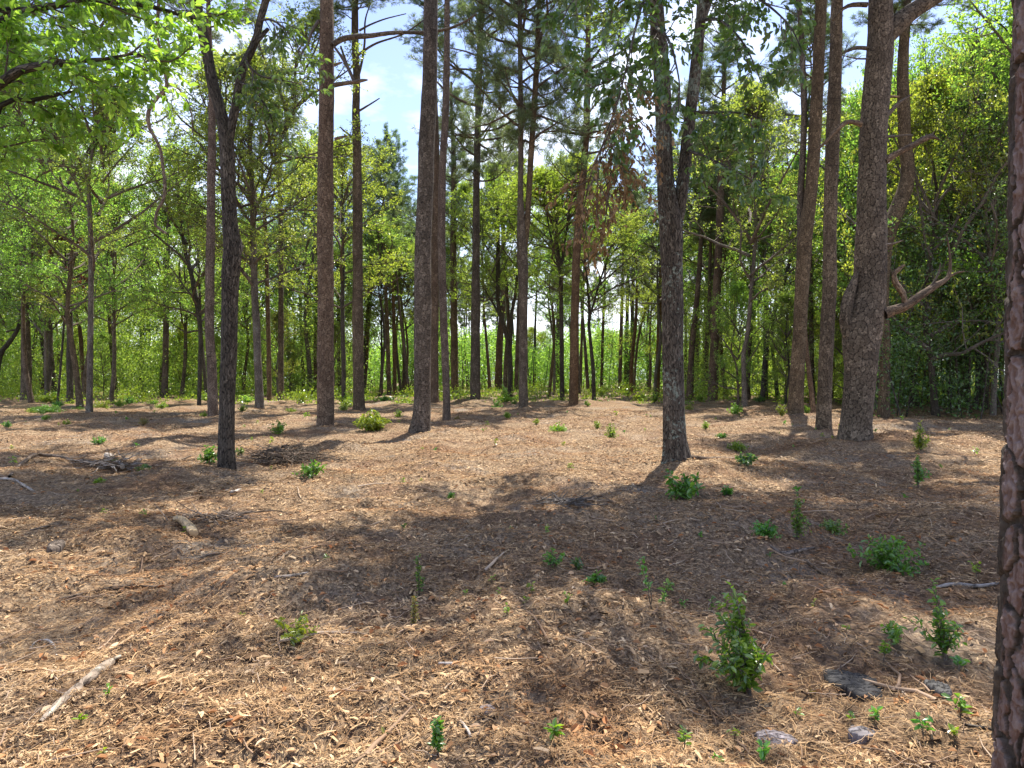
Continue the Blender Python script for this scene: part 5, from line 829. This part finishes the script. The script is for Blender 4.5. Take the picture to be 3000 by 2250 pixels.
def slab(name, label, cx, cy, wpx, dpx, th, mat, cat, seed, dome=.3, rot=0.):
    """irregular weathered chunk with thickness"""
    g = np.random.default_rng(seed); o = G(cx, cy); Y = o[1]; a = wpx/2*Y/F; b = dpx/2*Y*Y/(F*CAMH); n = 40; an = np.arange(n)/n*2*np.pi; rr = 1+.10*np.sin(2*an+seed)+.09*np.sin(3*an+1)+.05*np.sin(7*an)+g.normal(0, .035, n)
    mb = MB(); v = []
    for f, z in ((1.03, -.06), (1.02, th*.4), (.97, th*.85), (.85, th), (.6, th*(1+dome*.5)), (.3, th*(1+dome*.8))):
        x = np.cos(an)*rr*f*a; y = np.sin(an)*rr*f*b; v.append(np.stack([x*math.cos(rot)-y*math.sin(rot), x*math.sin(rot)+y*math.cos(rot), z+g.normal(0, th*.10, n)*(f < 1)], -1))
    v.append(np.array([[0, 0, th*(1+dome)]])); V = np.vstack(v); i = np.arange(5)[:, None]; j = np.arange(n)[None]
    q = np.stack([i*n+j, i*n+(j+1) % n, (i+1)*n+(j+1) % n, (i+1)*n+j], -1).reshape(-1, 4); uv = V[q.ravel()][:, [1, 0]]; mb.add(V, q, uv); mb.add(V[-n-1:], [[k, (k+1) % n, n] for k in range(n)], V[-n-1:][np.array([[k, (k+1) % n, n] for k in range(n)]).ravel()][:, :2])
    return tag(link(name, mb.mesh(name, mat, True), None, o.tolist()), label, cat)
B_stump = bark('charred_wood', 'oak', (.02, .019, .018), (.045, .042, .038), (.085, .078, .07), 0, .008, .7)
B_slab = bark('grey_bark_slab', 'oak', (.06, .05, .05), (.16, .135, .13), (.27, .235, .225), 0, .008)
slab('stump', 'low dark weathered stump among chips at lower right', 2508, 2012, 136, 84, .03, B_stump, 'stump', 3, .15, .2)
slab('bark_chunk', 'small dark wet-looking chunk of wood right of the stump', 2752, 2030, 66, 40, .035, B_stump, 'wood chunk', 5, .3)
slab('bark_slab', 'purplish-grey slab of bark near the bottom edge, right', 2268, 2172, 112, 48, .02, B_slab, 'bark', 6, .3, -.3)
slab('bark_slab', 'grey curled bark piece below the stump', 2535, 2145, 90, 34, .012, B_slab, 'bark', 8, .4, .3)
slab('wood_chunk', 'grey rounded wood chunk on bare ground in the left foreground', 165, 1607, 46, 26, .04, B_dry, 'wood chunk', 10, .4, .4)
slab('wood_chunk', 'grey bark flake in the shadow left of centre bottom', 1425, 2080, 44, 22, .012, B_slab, 'bark', 12, .4)
# brush pile
def brush(label, cx, cy, wpx, n, hh, seed, mats):
    g = np.random.default_rng(seed); o = G(cx, cy); W = wpx*o[1]/F; root = thing('brush_pile', label, 'brush pile', o.tolist())
    for nm, mt, m_, r in (('twigs', mats[0], n, .006), ('sticks', mats[1], n//4, .014)):
        mb = MB(); q = g.normal(0, .26, m_)*W; y = g.normal(0, .22, m_)*W*.8; z = np.maximum(0.02, hh*np.exp(-(q/W*2.2)**2)*g.uniform(.1, 1, m_)); az = g.uniform(0, 6.28, m_); L = g.uniform(.25, .9, m_)
        p = grow(g, np.stack([q, y, z], -1), nrm(np.stack([np.cos(az), np.sin(az)*.7, g.normal(0, .10 if hh < .15 else .2, m_)], -1)), L*(.5 if hh < .15 else .8), 6, .14, -.02); gz = H(p[..., 0]+o[0], p[..., 1]+o[1])-o[2]; p[..., 2] = np.maximum(p[..., 2], gz+.01); tubes(mb, p, (r*g.uniform(.5, 1.4, m_))[:, None]*np.linspace(1, .4, 6)[None], 5); link(nm, mb.mesh(nm, mt, True), root)
brush('tangled heap of dark twigs between the dark Y-forked oak and the large reddish pine', 840, 1338, 260, 420, .34, 3, (B_twig, B_dry))
brush('small scattered debris heap of roots and sticks left of the dark Y-forked oak', 320, 1372, 150, 120, .18, 4, (B_dry, B_dryg))
brush('low pile of shredded wood strips around the pale log', 640, 1530, 230, 60, .04, 5, (B_dry, B_dry))
brush('rotting root heap in the shade, centre right', 1650, 1475, 110, 60, .06, 6, (B_twig, B_twig))
